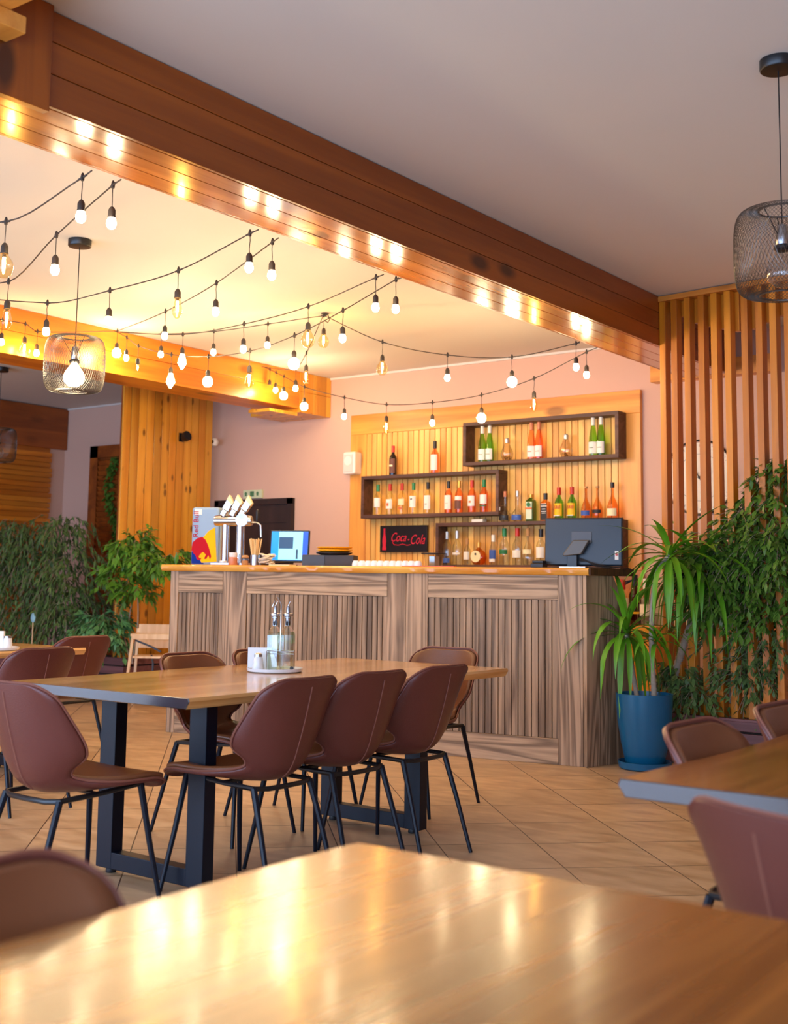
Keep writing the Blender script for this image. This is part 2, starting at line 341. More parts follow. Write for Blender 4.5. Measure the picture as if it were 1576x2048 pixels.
for along, rng, t in (('x', WF, YF-.1),):
    for a, b_ in rng:
        fr = MB(); pn = MB()
        def bx(m_, u0, u1, w0, w1, d):
            if along == 'x': m_.box(u0, u1, t-d, t+d, w0, w1)
            else: m_.box(t-d, t+d, u0, u1, w0, w1)
        mid = (a+b_)/2
        for u0, u1 in ((a, a+.06), (b_-.06, b_), (mid-.03, mid+.03)): bx(fr, u0, u1, .15, 2.55, .02)
        bx(fr, a, b_, .15, .21, .02); bx(fr, a, b_, 2.49, 2.55, .02)
        bx(pn, a+.06, b_-.06, .21, 2.49, .004)
        o = struct(fr.build('window_%d' % wi, m_trimw)); pn.build('window_pane', m_clear, o); wi += 1

# ceiling beams
BX0, BX1, BZ = -3.826, -3.437, 2.838
b = MB()
ys = (-2.19, 9.195)
# stacked boards on the side faces and three boards on the underside, with fine joints
zz = [BZ, BZ+.120, BZ+.240, ZC-.003]
for i in range(1, 3): b.box(BX0, BX1, ys[0], ys[1], zz[i]+.0015, zz[i+1]-.0015)
b.box(BX1-.02, BX1, ys[0], ys[1], BZ, BZ+.1185)
b.box(BX0, BX0+.02, ys[0], ys[1], BZ, BZ+.1185)
t = thing('ceiling_beam', 'beam', 'beam')
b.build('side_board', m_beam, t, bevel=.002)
b = MB()
for i in range(3):
    x0 = BX0+.021 + (BX1-BX0-.042)*i/3; x1 = BX0+.021 + (BX1-BX0-.042)*(i+1)/3
    b.box(x0+.002, x1-.002, ys[0], ys[1], BZ-.001, BZ+.118)
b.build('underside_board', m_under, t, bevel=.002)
bm_ = t
tag(bm_, 'long brown boarded wooden beam crossing the whole ceiling from top left to the slat screen', 'beam')
BX2, BX3 = -8.02, -7.62
b = MB()
for z0, z1 in ((2.832, 3.01), (3.013, 3.193)): b.box(BX2, BX3, -2.19, 8.72, z0, z1)
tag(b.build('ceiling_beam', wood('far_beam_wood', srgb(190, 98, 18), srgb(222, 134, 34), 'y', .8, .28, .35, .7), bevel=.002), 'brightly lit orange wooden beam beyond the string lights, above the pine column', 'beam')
b = MB()
for y0, y1 in ((8.722, 8.96), (8.963, 9.195)):
    for z0, z1 in ((2.795, 3.0), (3.003, 3.193)): b.box(BX2-.25, BX3+.004, y0, y1, z0, z1)
b.box(BX2+.1, BX3-.02, 8.32, 8.72, 2.76, 2.79)
tag(b.build('beam_end_block', m_pine_v, bevel=.002), 'square boxed wooden block ending the far beam at the pink wall', 'beam')
# box clad around the near end of the big beam, and the crossing beam at the top left
b = MB(); b.box(BX1, BX1+.035, .3, 2.52, 2.80, ZC-.003); b.box(BX0-.035, BX0, .3, 2.52, 2.80, ZC-.003)
tag(b.build('beam_cladding_board', wood('cladding_beam_wood', srgb(126, 58, 6), srgb(160, 82, 14), 'z', .8, .3, .35, .9), bevel=.002), 'dark knotty board nailed over the near end of the big ceiling beam', 'board')
b = MB()
pA = at_x(52, 68, -3.29)
b.box(-3.401, -3.29, pA.y-.5, pA.y, pA.z, pA.z+.06)
b.box(-3.401, -3.02, pA.y-.55, pA.y-.06, pA.z+.061, ZC-.003)
tag(b.build('cross_beam', m_pine_x, bevel=.003), 'short crossing timber beam cut by the top left corner of the picture', 'beam')
# white trim line along the back ceiling edge
struct(MB().box(XL, BX0, YB-.02, YB, ZC-.02, ZC).build('trim_1', m_trimw))

# pine column, doors, cladding
CX = -9.1
b = MB()
yy = 7.785; k = 0
t = thing('pine_column', 'wide column clad in knotty orange pine boards left of the bar', 'column')
while yy < 9.0:
    y1 = min(yy+.0955, 9.015); b.box(CX-.02, CX, yy, y1, 0, ZC-.003); yy += .1032
b.build('board_cladding', m_pine_v, t, bevel=.003)
MB().box(CX-.04, CX-.021, 7.786, 9.014, 0, ZC-.003).build('core', m_clad_dark, t)
# black wall spot on the column, white camera
p = at_x(362, 875, CX)
t = thing('wall_spotlight', 'small black cone-shaped spotlight fixed to the pine column', 'light', p)
MB().box(0, .012, -.03, .03, -.045, .045).build('mounting_plate', m_black, t)
MB().lathe([(.0, -.045), (.025, -.04), (.05, .0), (.052, .045)], 16, Matrix.Rotation(math.radians(70), 4, 'Y') @ Matrix.Translation((0, 0, .0))).build('lamp_head', m_black, t, smooth=True, loc=(.06, 0, 0))
p = at_x(432, 884, CX)
t = thing('security_camera', 'small white dome security camera on the edge of the pine column', 'camera', (p.x-.06, 9.016, p.z))
MB().lathe([(.035, 0), (.035, .02)], 16, Matrix.Rotation(-PI/2, 4, 'X')).build('mounting_base', m_white, t, smooth=True)
MB().lathe([(.0, -.048), (.03, -.038), (.046, -.012), (.046, .012), (.03, .038), (0, .048)], 16).build('camera_body', m_white, t, smooth=True, loc=(.03, .06, 0))
MB().lathe([(.018, 0), (.022, .012), (0, .016)], 12, Matrix.Rotation(PI/2, 4, 'X')).build('lens', m_blackp, t, smooth=True, loc=(.045, .022, 0))

# dark door
m_door = wood('dark_door_wood', srgb(28, 20, 24), srgb(46, 32, 34), 'z', 1, .4, .4)
a = at_y(437, 1003, YB); c_ = at_y(590, 998, YB)
o = struct(MB().box(a.x, c_.x, YB-.03, YB, 0, 2.0).build('door_1', m_door), 'dark brown panel door in the pink wall behind the bar')
b = MB(); b.box(a.x, a.x+.06, YB-.06, YB-.03, 0, 2.0); b.box(c_.x-.06, c_.x, YB-.06, YB-.03, 0, 2.0); b.box(a.x, c_.x, YB-.06, YB-.03, 1.94, 2.0)
b.build('door_frame', m_door, o)
b = MB(); b.box(a.x+.07, c_.x-.07, YB-.045, YB-.03, 1.75, 1.9); b.box(a.x+.16, c_.x-.16, YB-.045, YB-.03, .9, 1.68); b.box(a.x+.16, c_.x-.16, YB-.045, YB-.03, .15, .8)
b.build('door_panel', m_door, o)
MB().tube([(c_.x-.12, YB-.03, 1.0), (c_.x-.12, YB-.08, 1.0), (c_.x-.24, YB-.08, 1.0)], .01).build('door_handle', m_steel, o)
# louvred wooden door with ivy at left
a = at_y(190, 895, YB)
o = struct(MB().box(a.x, a.x+1.3, YB-.03, YB, 0, 2.70).build('door_2', m_clad_dark), 'brown louvred wooden door behind the pine column')
b = MB(); b.box(a.x, a.x+.14, YB-.07, YB-.03, 0, 2.70); b.box(a.x, a.x+1.3, YB-.07, YB-.03, 2.56, 2.70); b.box(a.x+1.16, a.x+1.3, YB-.07, YB-.03, 0, 2.70)
b.build('door_frame', m_clad_dark, o)
b = MB(); z = .1
while z < 2.54:
    b.box(a.x+.15, a.x+1.15, -.012, .012, -.03, .03, Matrix.Translation((0, YB-.05, z)) @ Matrix.Rotation(.5, 4, 'X')); z += .06
b.build('louvre', m_clad_dark, o)
# horizontal cladding on the left wall
b = MB(); z = 0.0
while z < 2.62:
    b.box(XL, XL+.035, 4.0, 9.0-.01*(int(z*40) % 3), z, z+.052); z += .06
b.box(XL, XL+.018, 4.0, 8.97, 0, 2.7)
struct(b.build('trim_2', m_clad, bevel=.003), 'horizontal orange wooden slats cladding the far left wall')
b = MB(); b.box(XL, XL+.05, 4.0, 9.19, 2.69, ZC-.01)
struct(b.build('trim_3', m_clad_dark, bevel=.003), 'wide dark board along the top of the far left wall')

# exit sign
a = at_y(490, 984, YB); c_ = at_y(527, 993, YB)
t = thing('exit_sign', 'small pale rectangular exit sign above the dark door', 'sign', ((a.x+c_.x)/2, YB-.03, (a.z+c_.z)/2))
wd = (c_.x-a.x)/2
MB().box(-wd, wd, 0, .03, -.045, .045).build('housing', mat('exit_plastic', srgb(206, 214, 176), .5), t, bevel=.004)
m_dg = mat('exit_green', srgb(70, 120, 80), .6)
b = MB()
for x in (-.09, .075): b.prism([(x-.012, -.02), (x+.012, -.02), (x+.012, .005), (x+.022, .005), (x, .025), (x-.022, .005), (x-.012, .005)], 0, .003, Matrix.Translation((0, -.0005, 0)) @ Matrix.Rotation(PI/2, 4, 'X'))
b.box(-.03, .025, -.003, 0, -.025, .028)
b.build('pictogram', m_dg, t)
# white speaker on the wall
a = at_y(690, 905, YB-.12); c_ = at_y(712, 948, YB-.12)
t = thing('wall_speaker', 'white boxy loudspeaker mounted on the pink wall left of the shelves', 'speaker', (a.x+.07, YB-.0, (a.z+c_.z)/2))
MB().box(-.075, .075, -.15, -.02, -.11, .11).build('cabinet', m_white, t, bevel=.02)
MB().box(-.055, .055, -.155, -.15, -.085, .085).build('grille', mat('speaker_grille', srgb(206, 204, 196), .7, bump=.8, bscale=400), t, bevel=.01)
MB().lathe([(.04, 0), (.045, .006), (.0, .004)], 20, Matrix.Rotation(PI/2, 4, 'X')).build('driver_ring', m_white, t, smooth=True, loc=(0, -.155, .02))
MB().box(-.02, .02, -.02, 0, -.13, .06).build('bracket', m_white, t)

# ---------------------------------------------------------------- bar back wall
t = thing('bar_wall_panel', 'large orange wooden panel of thin vertical slats framed by planks behind the bar', 'wall panel')
PXL, PXR = -7.32, -4.235
MB().box(PXL, PXR, YB-.045, YB, 2.595, 2.79).build('top_plank', m_pine_x, t, bevel=.003)
MB().box(PXL, PXL+.2, YB-.045, YB, .87, 2.594).build('side_plank', m_pine_z, t, bevel=.003)
MB().box(PXR-.185, PXR, YB-.045, YB, 1.285, 2.594).build('side_plank', m_pine_z, t, bevel=.003)
MB().box(-4.75, PXR+.004, YB-.045, YB, .87, 1.283).build('lower_plank', m_pine_x, t, bevel=.003)
b = MB(); x = PXL+.2
while x < PXR-.187:
    x1 = min(x+.0563, PXR-.187); b.box(x+.001, x1, YB-.038, YB-.014, .87, 2.594); x += .0623
b.build('slat_field', m_panel, t, bevel=.002)
MB().box(PXL+.2, PXR-.186, YB-.013, YB, .87, 2.594).build('backing_board', mat('backing_shadow_board', srgb(74, 40, 16), .8), t)
YS = YB-.045
def shelf(name_label, x0, x1, z0, z1, left=True, right=True, depth=.15):
    t = thing('wall_shelf', name_label, 'shelf', ((x0+x1)/2, YS, z0)); w_ = (x1-x0)/2; h = z1-z0
    MB().box(-w_, w_, -depth, 0, 0, .032).build('bottom_board', m_shelf, t, bevel=.002)
    MB().box(-w_, w_, -depth, 0, h-.032, h).build('top_board', m_shelf, t, bevel=.002)
    if left: MB().box(-w_, -w_+.032, -depth, 0, .032, h-.032).build('end_board', m_shelf, t, bevel=.002)
    if right: MB().box(w_-.032, w_, -depth, 0, .032, h-.032).build('end_board', m_shelf, t, bevel=.002)
    return t
YSF = YS-.15
s1a = at_y(926, 845, YSF); s1b = at_y(1237, 915, YSF)
s1z = at_y(926, 932, YSF).z
shelf('highest dark brown box shelf, at the upper right of the bar wall', s1a.x, s1b.x, s1z, at_y(1237, 821, YSF).z)
s2a = at_y(721, 1037, YSF); s2b = at_y(997, 1030, YSF)
shelf('middle dark brown box shelf, at the left of the bar wall', s2a.x, s2b.x, s2a.z, at_y(721, 953, YSF).z)
s3a = at_y(871, 1046, YSF)
s3r = at_y(1240, 1036, YSF).x
shelf('lowest dark brown box shelf, partly hidden by the large monitor', s3a.x, s3r, 1.292, s3a.z)

# ---------------------------------------------------------------- bottles
GL = {}
def gl(key, tint, **k):
    if key not in GL: GL[key] = glassy('glass_'+key, tint, **k)
    return GL[key]
g_clear = gl('clear', (.90, .93, .93, 1), refl=1.9); g_green = gl('green', (.50, .80, .22, 1)); g_dgreen = gl('dark_green', (.30, .58, .26, 1))
g_rose = gl('rose', (1, .60, .38, 1)); g_pale = gl('pale_wine', (1, .96, .78, 1)); g_pink = gl('salmon', (.97, .58, .38, 1))
g_amber = gl('whisky', (.94, .58, .26, 1)); g_dark = mat('dark_wine_glass', srgb(26, 10, 12), .08)
lab_w = mat('label_paper', srgb(240, 234, 224), .7); lab_y = mat('yellow_label', srgb(244, 190, 20), .6); lab_k = mat('black_label', srgb(30, 30, 34), .6)
lab_c = mat('cream_label', srgb(240, 226, 180), .6); lab_b = mat('blue_label', srgb(60, 92, 168), .6); lab_r = mat('red_print', srgb(190, 52, 40), .6)
lab_g = mat('green_print', srgb(30, 110, 60), .6); lab_o = mat('orange_print', srgb(214, 112, 60), .6); lab_br = mat('brown_label', srgb(110, 66, 52), .6)
caps = {'green': mat('green_foil', srgb(30, 128, 72), .4), 'red': mat('red_foil', srgb(196, 40, 24), .4), 'white': mat('white_foil', srgb(238, 232, 220), .4),
        'black': mat('black_foil', srgb(28, 24, 26), .4), 'gold': mat('gold_foil', srgb(216, 160, 70), .3, metal=.5), 'cork': mat('cork', srgb(190, 140, 90), .8),
        'silver': mat('silver_cap', srgb(190, 190, 190), .3, metal=.6), 'rose': mat('rose_foil', srgb(214, 130, 90), .4)}
SH = {  # body profiles, radius/height for a bottle of height 1
 'wine': [(.0, .0), (.125, .003), (.128, .02), (.128, .56), (.118, .62), (.085, .68), (.055, .735), (.047, .78), (.047, .97), (.052, .972), (.052, .995), (.0, 1)],
 'hock': [(.0, .0), (.112, .003), (.115, .02), (.115, .38), (.108, .47), (.088, .6), (.062, .74), (.046, .84), (.043, .97), (.047, .975), (.047, .995), (0, 1)],
 'spirit': [(.0, .0), (.13, .004), (.135, .02), (.135, .5), (.125, .58), (.085, .66), (.055, .72), (.05, .78), (.05, .96), (.058, .962), (.058, .995), (0, 1)],
 'square': [(.0, .0), (.19, .004), (.2, .02), (.2, .6), (.185, .68), (.1, .74), (.06, .78), (.06, .96), (.07, .965), (.07, .995), (0, 1)],
 'globe': [(.0, .0), (.10, .004), (.17, .05), (.2, .16), (.185, .27), (.12, .36), (.06, .43), (.045, .5), (.042, .97), (.05, .975), (.05, .995), (0, 1)],
 'flask': [(.0, .0), (.2, .01), (.34, .12), (.4, .32), (.36, .52), (.2, .66), (.1, .72), (.07, .78), (.07, .95), (.09, .955), (.09, .99), (0, 1)],
 'jager': [(.0, .0), (.2, .005), (.215, .02), (.215, .7), (.2, .78), (.1, .84), (.07, .87), (.07, .97), (.08, .972), (.08, .995), (0, 1)],
 'cognac': [(.0, .0), (.13, .004), (.145, .03), (.15, .2), (.14, .38), (.1, .5), (.055, .6), (.038, .68), (.036, .965), (.048, .968), (.048, .995), (0, 1)],
}
def rad_at(prof, z):
    for (r0, a), (r1, b) in zip(prof, prof[1:]):
        if a <= z <= b: return r0+(r1-r0)*(z-a)/max(1e-9, b-a)
    return prof[-1][0]
def bottle(px, base_z, y, h, shape, glass, cap, label_mat, desc, group=None, lab=(.12, .5), n=16, flat=1.0, capz=.78, extra=None, x=None, name='bottle'):
    P = at_y(px, 1000, y) if x is None else Vector((x, y, 0))
    t = thing(name, desc, 'bottle', (P.x, y, base_z), math.atan2(P.x, -y)*0, group)
    prof = [(r*h, z*h) for r, z in SH[shape]]
    if shape in ('square', 'jager'): n = 4
    rot = Matrix.Rotation(PI/4, 4, 'Z') if n == 4 else Matrix.Identity(4)
    MB().lathe(prof, n, Matrix.Scale(flat, 4, (0, 1, 0)) @ rot).build('glass_body', glass, t, smooth=(n != 4), bevel=(.006 if n == 4 else 0))
    # stopper or foil
    r = max(p[0] for p in prof if p[1] > capz*h-.001)
    MB().lathe([(r*1.12, capz*h), (r*1.12, h*1.004), (0, h*1.006)], 14).build('cap', caps[cap], t, smooth=True)
    if label_mat:
        z0, z1 = lab[0]*h, lab[1]*h
        if n == 4:
            w_ = .2*.707*h*.86
            MB().box(-w_, w_, -.2*.707*h*flat*1.0-.003-(.008*h/.25 if shape == 'jager' else 0), -.2*.707*h*flat+.0, z0, z1).build('label', label_mat, t)
        else:
            rr = max(rad_at(prof, z0), rad_at(prof, z1), rad_at(prof, (z0+z1)/2))+.0012
            rows = [[Vector((rr*math.sin(a), -rr*flat*math.cos(a), z)) for a in [(-1.15+2.3*i/10) for i in range(11)]] for z in (z0, z1)]
            MB().grid(rows).build('label', label_mat, t, smooth=True)
    if extra: extra(t, h)
    return t
def stamp(m_, z0, z1, w_, dz=0, off=.131):
    def f(t, h):
        rr = off*h+.0022; aw = w_
        rows = [[Vector((rr*math.sin(a), -rr*math.cos(a), z*h)) for a in [(-aw+2*aw*i/6) for i in range(7)]] for z in (z0, z1)]
        MB().grid(rows).build('label_print', m_, t, smooth=True)
    return f
def text_mesh(s, size, m_, parent, loc, rot, name='lettering', shear=0, ext=.0008, align='CENTER', space=1, scx=1):
    c = bpy.data.curves.new(name, 'FONT'); c.body = s; c.size = size; c.extrude = ext; c.align_x = align; c.align_y = 'CENTER'; c.shear = shear; c.space_character = space
    o = bpy.data.objects.new('tmp', c); COL.objects.link(o)
    bpy.context.view_layer.update()
    me = bpy.data.meshes.new_from_object(o.evaluated_get(bpy.context.evaluated_depsgraph_get()))
    COL.objects.unlink(o); bpy.data.objects.remove(o)
    me.materials.clear(); me.materials.append(m_)
    q = bpy.data.objects.new(name, me); COL.objects.link(q); q.parent = parent; q.location = loc; q.rotation_euler = rot; q.scale.x = scx
    return q
yb = YS-.075
G1 = 'bottles on the highest box shelf'; z1_ = s1z+.032
for px, g, cp, d in ((964, g_green, 'white', 'green wine bottle on the highest shelf, far left of the left pair'),
                     (979, g_green, 'white', 'green wine bottle on the highest shelf, second from the left end'),
                     (1063, g_rose, 'rose', 'orange-pink wine bottle on the highest shelf, left of the middle pair'),
                     (1078, g_rose, 'rose', 'orange-pink wine bottle on the highest shelf, right of the middle pair'),
                     (1187, g_green, 'white', 'green wine bottle on the highest shelf, left of the right-hand pair'),
                     (1203, g_green, 'white', 'green wine bottle on the highest shelf, nearest the right end')):
    bottle(px, z1_, yb, .325, 'hock', g, cp, lab_w, d, G1, lab=(.06, .36), capz=.8, extra=stamp(lab_o if g is g_rose else lab_g, .2, .215, .5, off=.117), name='wine_bottle')
for px, d in ((1014, 'clear bulb-shaped glass jar on the highest shelf, left one'), (1132, 'clear bulb-shaped glass jar on the highest shelf, right one')):
    P = at_y(px, 900, yb); t = thing('bulb_jar', d, 'jar', (P.x, yb, z1_))
    MB().lathe([(0, 0), (.035, .003), (.05, .03), (.056, .06), (.05, .09), (.034, .125), (.022, .155), (.02, .165)], 18).build('glass_body', gl('jar', (.90, .84, .74, 1), refl=2.2), t, smooth=True)
    MB().lathe([(.021, .16), (.021, .195), (.012, .205), (0, .207)], 14).build('screw_cap', caps['silver'], t, smooth=True)
    b = MB()
    for i in range(26):
        a, r, z = random.uniform(0, 6.28), random.uniform(0, .035), random.uniform(.012, .04)
        b.lathe([(0, -.006), (.006, 0), (0, .006)], 6, Matrix.Translation((r*math.cos(a), r*math.sin(a), z)))
    o = b.build('pebble_filling', mat('pebbles', srgb(120, 84, 50), .6, noise=.4), t)
z2t = s2a.z
z2top = at_y(721, 953, YSF).z
bottle(785, z2top, yb, .285, 'wine', g_dark, 'red', lab_br, 'dark red wine bottle standing alone on top of the middle shelf', None, lab=(.08, .56), extra=stamp(lab_c, .3, .36, .5), name='wine_bottle')
bottle(869, z2top, yb, .30, 'wine', g_pink, 'black', lab_w, 'orange wine bottle with long white label on top of the middle shelf', None, lab=(.1, .58), name='wine_bottle')
zi = z2t+.032
W9 = [(756, g_pale, 'green', lab_w, (.26, .56), 'pale wine bottle with green cap, first from the left in the middle shelf'),
      (780, g_pale, 'red', lab_w, (.2, .5), 'pale wine bottle with red cap, second in the middle shelf'),
      (804, g_pale, 'red', lab_c, (.3, .5), 'pale wine bottle with small cream label, third in the middle shelf'),
      (827, g_pale, 'green', lab_w, (.22, .58), 'pale wine bottle with green cap and dotted label, fourth in the middle shelf'),
      (856, g_pale, 'black', lab_w, (.14, .58), 'pale wine bottle with black cap and narrow label, fifth in the middle shelf'),
      (897, g_pink, 'black', lab_w, (.12, .56), 'rose wine bottle with black cap, left of the four rose bottles in the middle shelf'),
      (918, g_pink, 'gold', lab_w, (.4, .52), 'rose wine bottle with gold cap and brown label, second of the four rose bottles'),
      (944, g_pink, 'red', lab_w, (.2, .52), 'rose wine bottle with red cap, third of the four rose bottles'),
      (968, g_pink, 'green', lab_w, (.26, .54), 'rose wine bottle with green cap, right-hand end of the middle shelf')]
for i, (px, g, cp, lm, lb, d) in enumerate(W9):
    ex = {0: None, 1: stamp(lab_o, .28, .38, .3), 2: stamp(lab_o, .16, .24, .6), 3: stamp(lab_k, .46, .5, .25), 4: stamp(lab_k, .3, .32, .3), 5: stamp(lab_o, .3, .31, .4), 6: stamp(lab_br, .12, .38, 1.0), 7: stamp(lab_o, .3, .36, .3), 8: stamp(lab_g, .18, .22, 1.0)}[i]
    bottle(px, zi, yb, .292, 'wine', g, cp, lm, d, 'wine bottles in the middle shelf', lab=lb, extra=ex, name='wine_bottle')
z3t = s3a.z
def tag_card(t, h):
    MB().box(-.05, -.015, -.06, -.057, .1, .13).build('hang_tag', lab_w, t)
    MB().tube([(0, 0, .15), (-.02, -.04, .14), (-.03, -.055, .125)], .001, 4).build('tag_string', caps['cork'], t)
bottle(1010, z3t, yb, .27, 'globe', g_clear, 'rose', lab_k, 'long-necked round bottle with a dark base and hanging white tag on the lowest shelf', None, lab=(.05, .22), capz=.82, extra=tag_card)
bottle(1035, z3t, yb, .27, 'globe', g_clear, 'silver', lab_b, 'long-necked round bottle with a blue label on the lowest shelf', None, lab=(.05, .22), capz=.82)
def jag(t, h):
    MB().box(-.034, .034, -.0465, -.045, .105, .12).build('label_stripe', lab_o, t)
    MB().lathe([(.0, 0), (.02, 0), (.02, .0015), (0, .0015)], 16, Matrix.Rotation(PI/2, 4, 'X')).build('label_emblem', lab_g, t, loc=(0, -.0455, .145))
bottle(1062, z3t, yb, .235, 'jager', g_dgreen, 'gold', mat('mint_label', srgb(206, 222, 196), .6), 'square green bottle with a pale label and orange stripe on the lowest shelf', None, lab=(.08, .72), flat=.85, capz=.88, extra=jag)
def jack(t, h):
    for k, (z, w_) in enumerate(((.145, .025), (.125, .03), (.1, .018), (.08, .024), (.065, .018))):
        MB().box(-w_, w_, -.0345, -.0325, z, z+.006).build('label_lettering', lab_w, t)
bottle(1091, z3t, yb, .24, 'square', g_amber, 'black', lab_k, 'square whisky bottle with a black label on the lowest shelf', None, lab=(.04, .62), flat=.85, extra=jack)
def jb(t, h):
    text_mesh('J&B', .042, lab_r, t, (0, -.0415, .115), (PI/2, 0, 0), shear=.3)
    MB().box(-.03, .03, -.041, -.0395, .04, .046).build('label_stripe', lab_w, t)
for px, d in ((1118, 'left green whisky bottle with yellow label and red cap on the lowest shelf'), (1144, 'right green whisky bottle with yellow label and red cap on the lowest shelf')):
    bottle(px, z3t, yb, .285, 'spirit', gl('whisky_green', (.36, .74, .26, 1)), 'red', lab_y, d, 'yellow labelled whisky bottles', lab=(.14, .52), extra=jb)
bottle(1172, z3t, yb, .285, 'cognac', g_amber, 'cork', lab_b, 'slender amber brandy bottle with corked neck on the lowest shelf', None, lab=(.14, .28), capz=.94)
bottle(1195, z3t, yb, .285, 'cognac', gl('pale_amber', (.95, .66, .36, 1)), 'cork', lab_k, 'slender pale bottle with a small dark label on the lowest shelf', None, lab=(.2, .3), capz=.94)
bottle(1225, z3t, yb, .31, 'cognac', g_amber, 'black', lab_c, 'tall amber brandy bottle with a dark cap, right end of the lowest shelf', None, lab=(.1, .3), capz=.86)
z3i = 1.292+.032
B9 = [(895, 'spirit', .30, 'silver', lab_b, (.06, .2), 'clear spirit bottle with a low blue label, left end inside the lowest shelf'),
      (915, 'spirit', .305, 'silver', lab_w, (.3, .36), 'clear ribbed spirit bottle, second inside the lowest shelf'),
      (935, 'spirit', .235, 'cork', lab_w, (.2, .5), 'short clear spirit bottle, third inside the lowest shelf'),
      (958, 'flask', .20, 'gold', lab_c, (.18, .5), 'round amber flask with an oval cream label inside the lowest shelf'),
      (987, 'spirit', .265, 'white', lab_b, (.2, .5), 'clear bottle with a blue and white label inside the lowest shelf'),
      (1009, 'spirit', .32, 'green', lab_g, (.3, .42), 'clear spirit bottle with a green cap inside the lowest shelf'),
      (1035, 'spirit', .32, 'red', lab_w, (.2, .4), 'clear spirit bottle with a dark red cap inside the lowest shelf'),
      (1056, 'cognac', .32, 'cork', lab_c, (.3, .42), 'clear bottle with a cream neck-down label inside the lowest shelf'),
      (1082, 'spirit', .31, 'black', lab_w, (.2, .5), 'clear bottle beside the left edge of the large monitor')]
def oval(t, h):
    b = MB(); b.lathe([(0, 0), (.052, 0), (.052, .003), (0, .003)], 24, Matrix.Rotation(PI/2, 4, 'X'), 1, 1.0)
    b.build('oval_label', lab_c, t, loc=(0, -.052, .075))
    MB().lathe([(0, 0), (.010, 0), (.010, .004), (0, .004)], 12, Matrix.Rotation(PI/2, 4, 'X')).build('label_portrait', lab_k, t, loc=(0, -.0535, .095))
for px, sh, h, cp, lm, lb, d in B9:
    if sh == 'flask': bottle(px, z3i, yb, h, sh, g_amber, cp, None, d, 'bottles inside the lowest shelf', flat=.6, extra=oval)
    else:
        ex = stamp(lab_w, .1, .2, .9) if cp in ('white',) else None
        bottle(px, z3i, yb, h, sh, g_clear, cp, lm, d, 'bottles inside the lowest shelf', lab=lb, extra=ex)
# small white box on the lowest shelf top
P = at_y(958, 1040, YS-.08); tag(MB().box(-.06, .06, -.035, .035, 0, .03).build('router', m_white, None, bevel=.006, loc=(P.x, YS-.08, z3t)), 'small flat white box lying on the lowest shelf', 'box')

# illuminated drink sign
a = at_y(760, 1055, YS-.03); c_ = at_y(853, 1101, YS-.03)
cx, cz = (a.x+c_.x)/2, (a.z+c_.z)/2; wd = (c_.x-a.x)/2; hh = .125
t = thing('drink_sign', 'small black Coca-Cola sign with red script and red bottle on the bar wall', 'sign', (cx, YS, cz))
MB().box(-wd, wd, -.03, 0, -hh, hh).build('sign_board', mat('gloss_black', srgb(14, 8, 12), .08), t, bevel=.003)
m_neon = mat('red_print_lit', srgb(190, 14, 40), .4, emit=srgb(200, 16, 44), estr=.12)
text_mesh('Coca', .12, m_neon, t, (-.055, -.0315, .012), (PI/2, 0, 0), shear=.45, scx=.72)
text_mesh('Cola', .125, m_neon, t, (.165, -.0315, -.012), (PI/2, 0, 0), shear=.45, scx=.72)
text_mesh('-', .1, m_neon, t, (.062, -.0315, .0), (PI/2, 0, 0), shear=.4, scx=.7)
MB().tube([(-.12, -.032, -.03), (-.10, -.032, -.055), (-.05, -.032, -.06), (0, -.032, -.048), (.05, -.032, -.062), (.09, -.032, -.055)], .0035, 5).build('swash', m_neon, t)
pr = [(0, -.105), (.022, -.105), (.024, -.095), (.018, -.06), (.022, -.03), (.022, 0), (.010, .05), (.009, .085), (.011, .09), (.011, .1), (0, .1)]
b = MB(); b.prism([(x, z) for x, z in pr] + [(-x, z) for x, z in pr[::-1][1:-1]], 0, .002, Matrix.Translation((-wd+.055, -.030, 0)) @ Matrix.Rotation(PI/2, 4, 'X')); b.build('bottle_emblem', m_neon, t)

# lower ledge and cupboard on the right of the bar wall
LZ = at_y(1290, 1250, YB-.15).z
t = thing('back_counter', 'low pine back counter against the wall behind the right end of the bar', 'counter', (0, 0, 0))
MB().box(-7.3, -3.95, YB-.42, YB-.001, LZ-.06, LZ).build('worktop', m_slab, t, bevel=.004)
MB().box(-7.3, -3.97, YB-.38, YB-.002, 0, LZ-.061).build('cabinet', m_pine_z, t, bevel=.003)
# pale stone-look strip above it
m_stone = mat('pale_stone', srgb(214, 200, 176), .8, noise=.15, nscale=30, bump=.6, bscale=30)
b = MB(); z = LZ+.002; r = 0
while z < .868:
    z += .001; break
b = MB(); b.box(-4.75, -3.5, YB-.05, YB-.046, LZ, 1.06)
tag(b.build('stone_splashback', m_stone), 'pale stone splashback strip behind the right end of the bar', 'splashback')
yl = YB-.16
bottle(1268, LZ, yl, .40, 'wine', gl('dark_rum', (.25, .05, .02, 1)), 'black', lab_y, 'large dark rum bottle with a yellow band on the low back counter', None, lab=(.22, .26))
bottle(1244, LZ, yl, .36, 'spirit', g_clear, 'red', lab_w, 'clear bottle with a red cap on the low back counter', None, lab=(.2, .45))
bottle(1290, LZ, yl, .37, 'spirit', g_clear, 'white', lab_w, 'clear bottle with a white cap on the low back counter', None, lab=(.2, .45))
for k, px in enumerate((1282, 1296, 1308, 1320)):
    P = at_y(px, 1240, yl-.1); t_ = MB().lathe([(.024, 0), (.03, .004), (.034, .10)], 14).build('drinking_glass', m_clear, None, smooth=True, loc=(P.x, yl-.1, LZ))
    tag(t_, 'clear empty tumbler on the low back counter, %s from the bar' % ('first', 'second', 'third', 'fourth')[k], 'glass', 'tumblers on the low back counter')

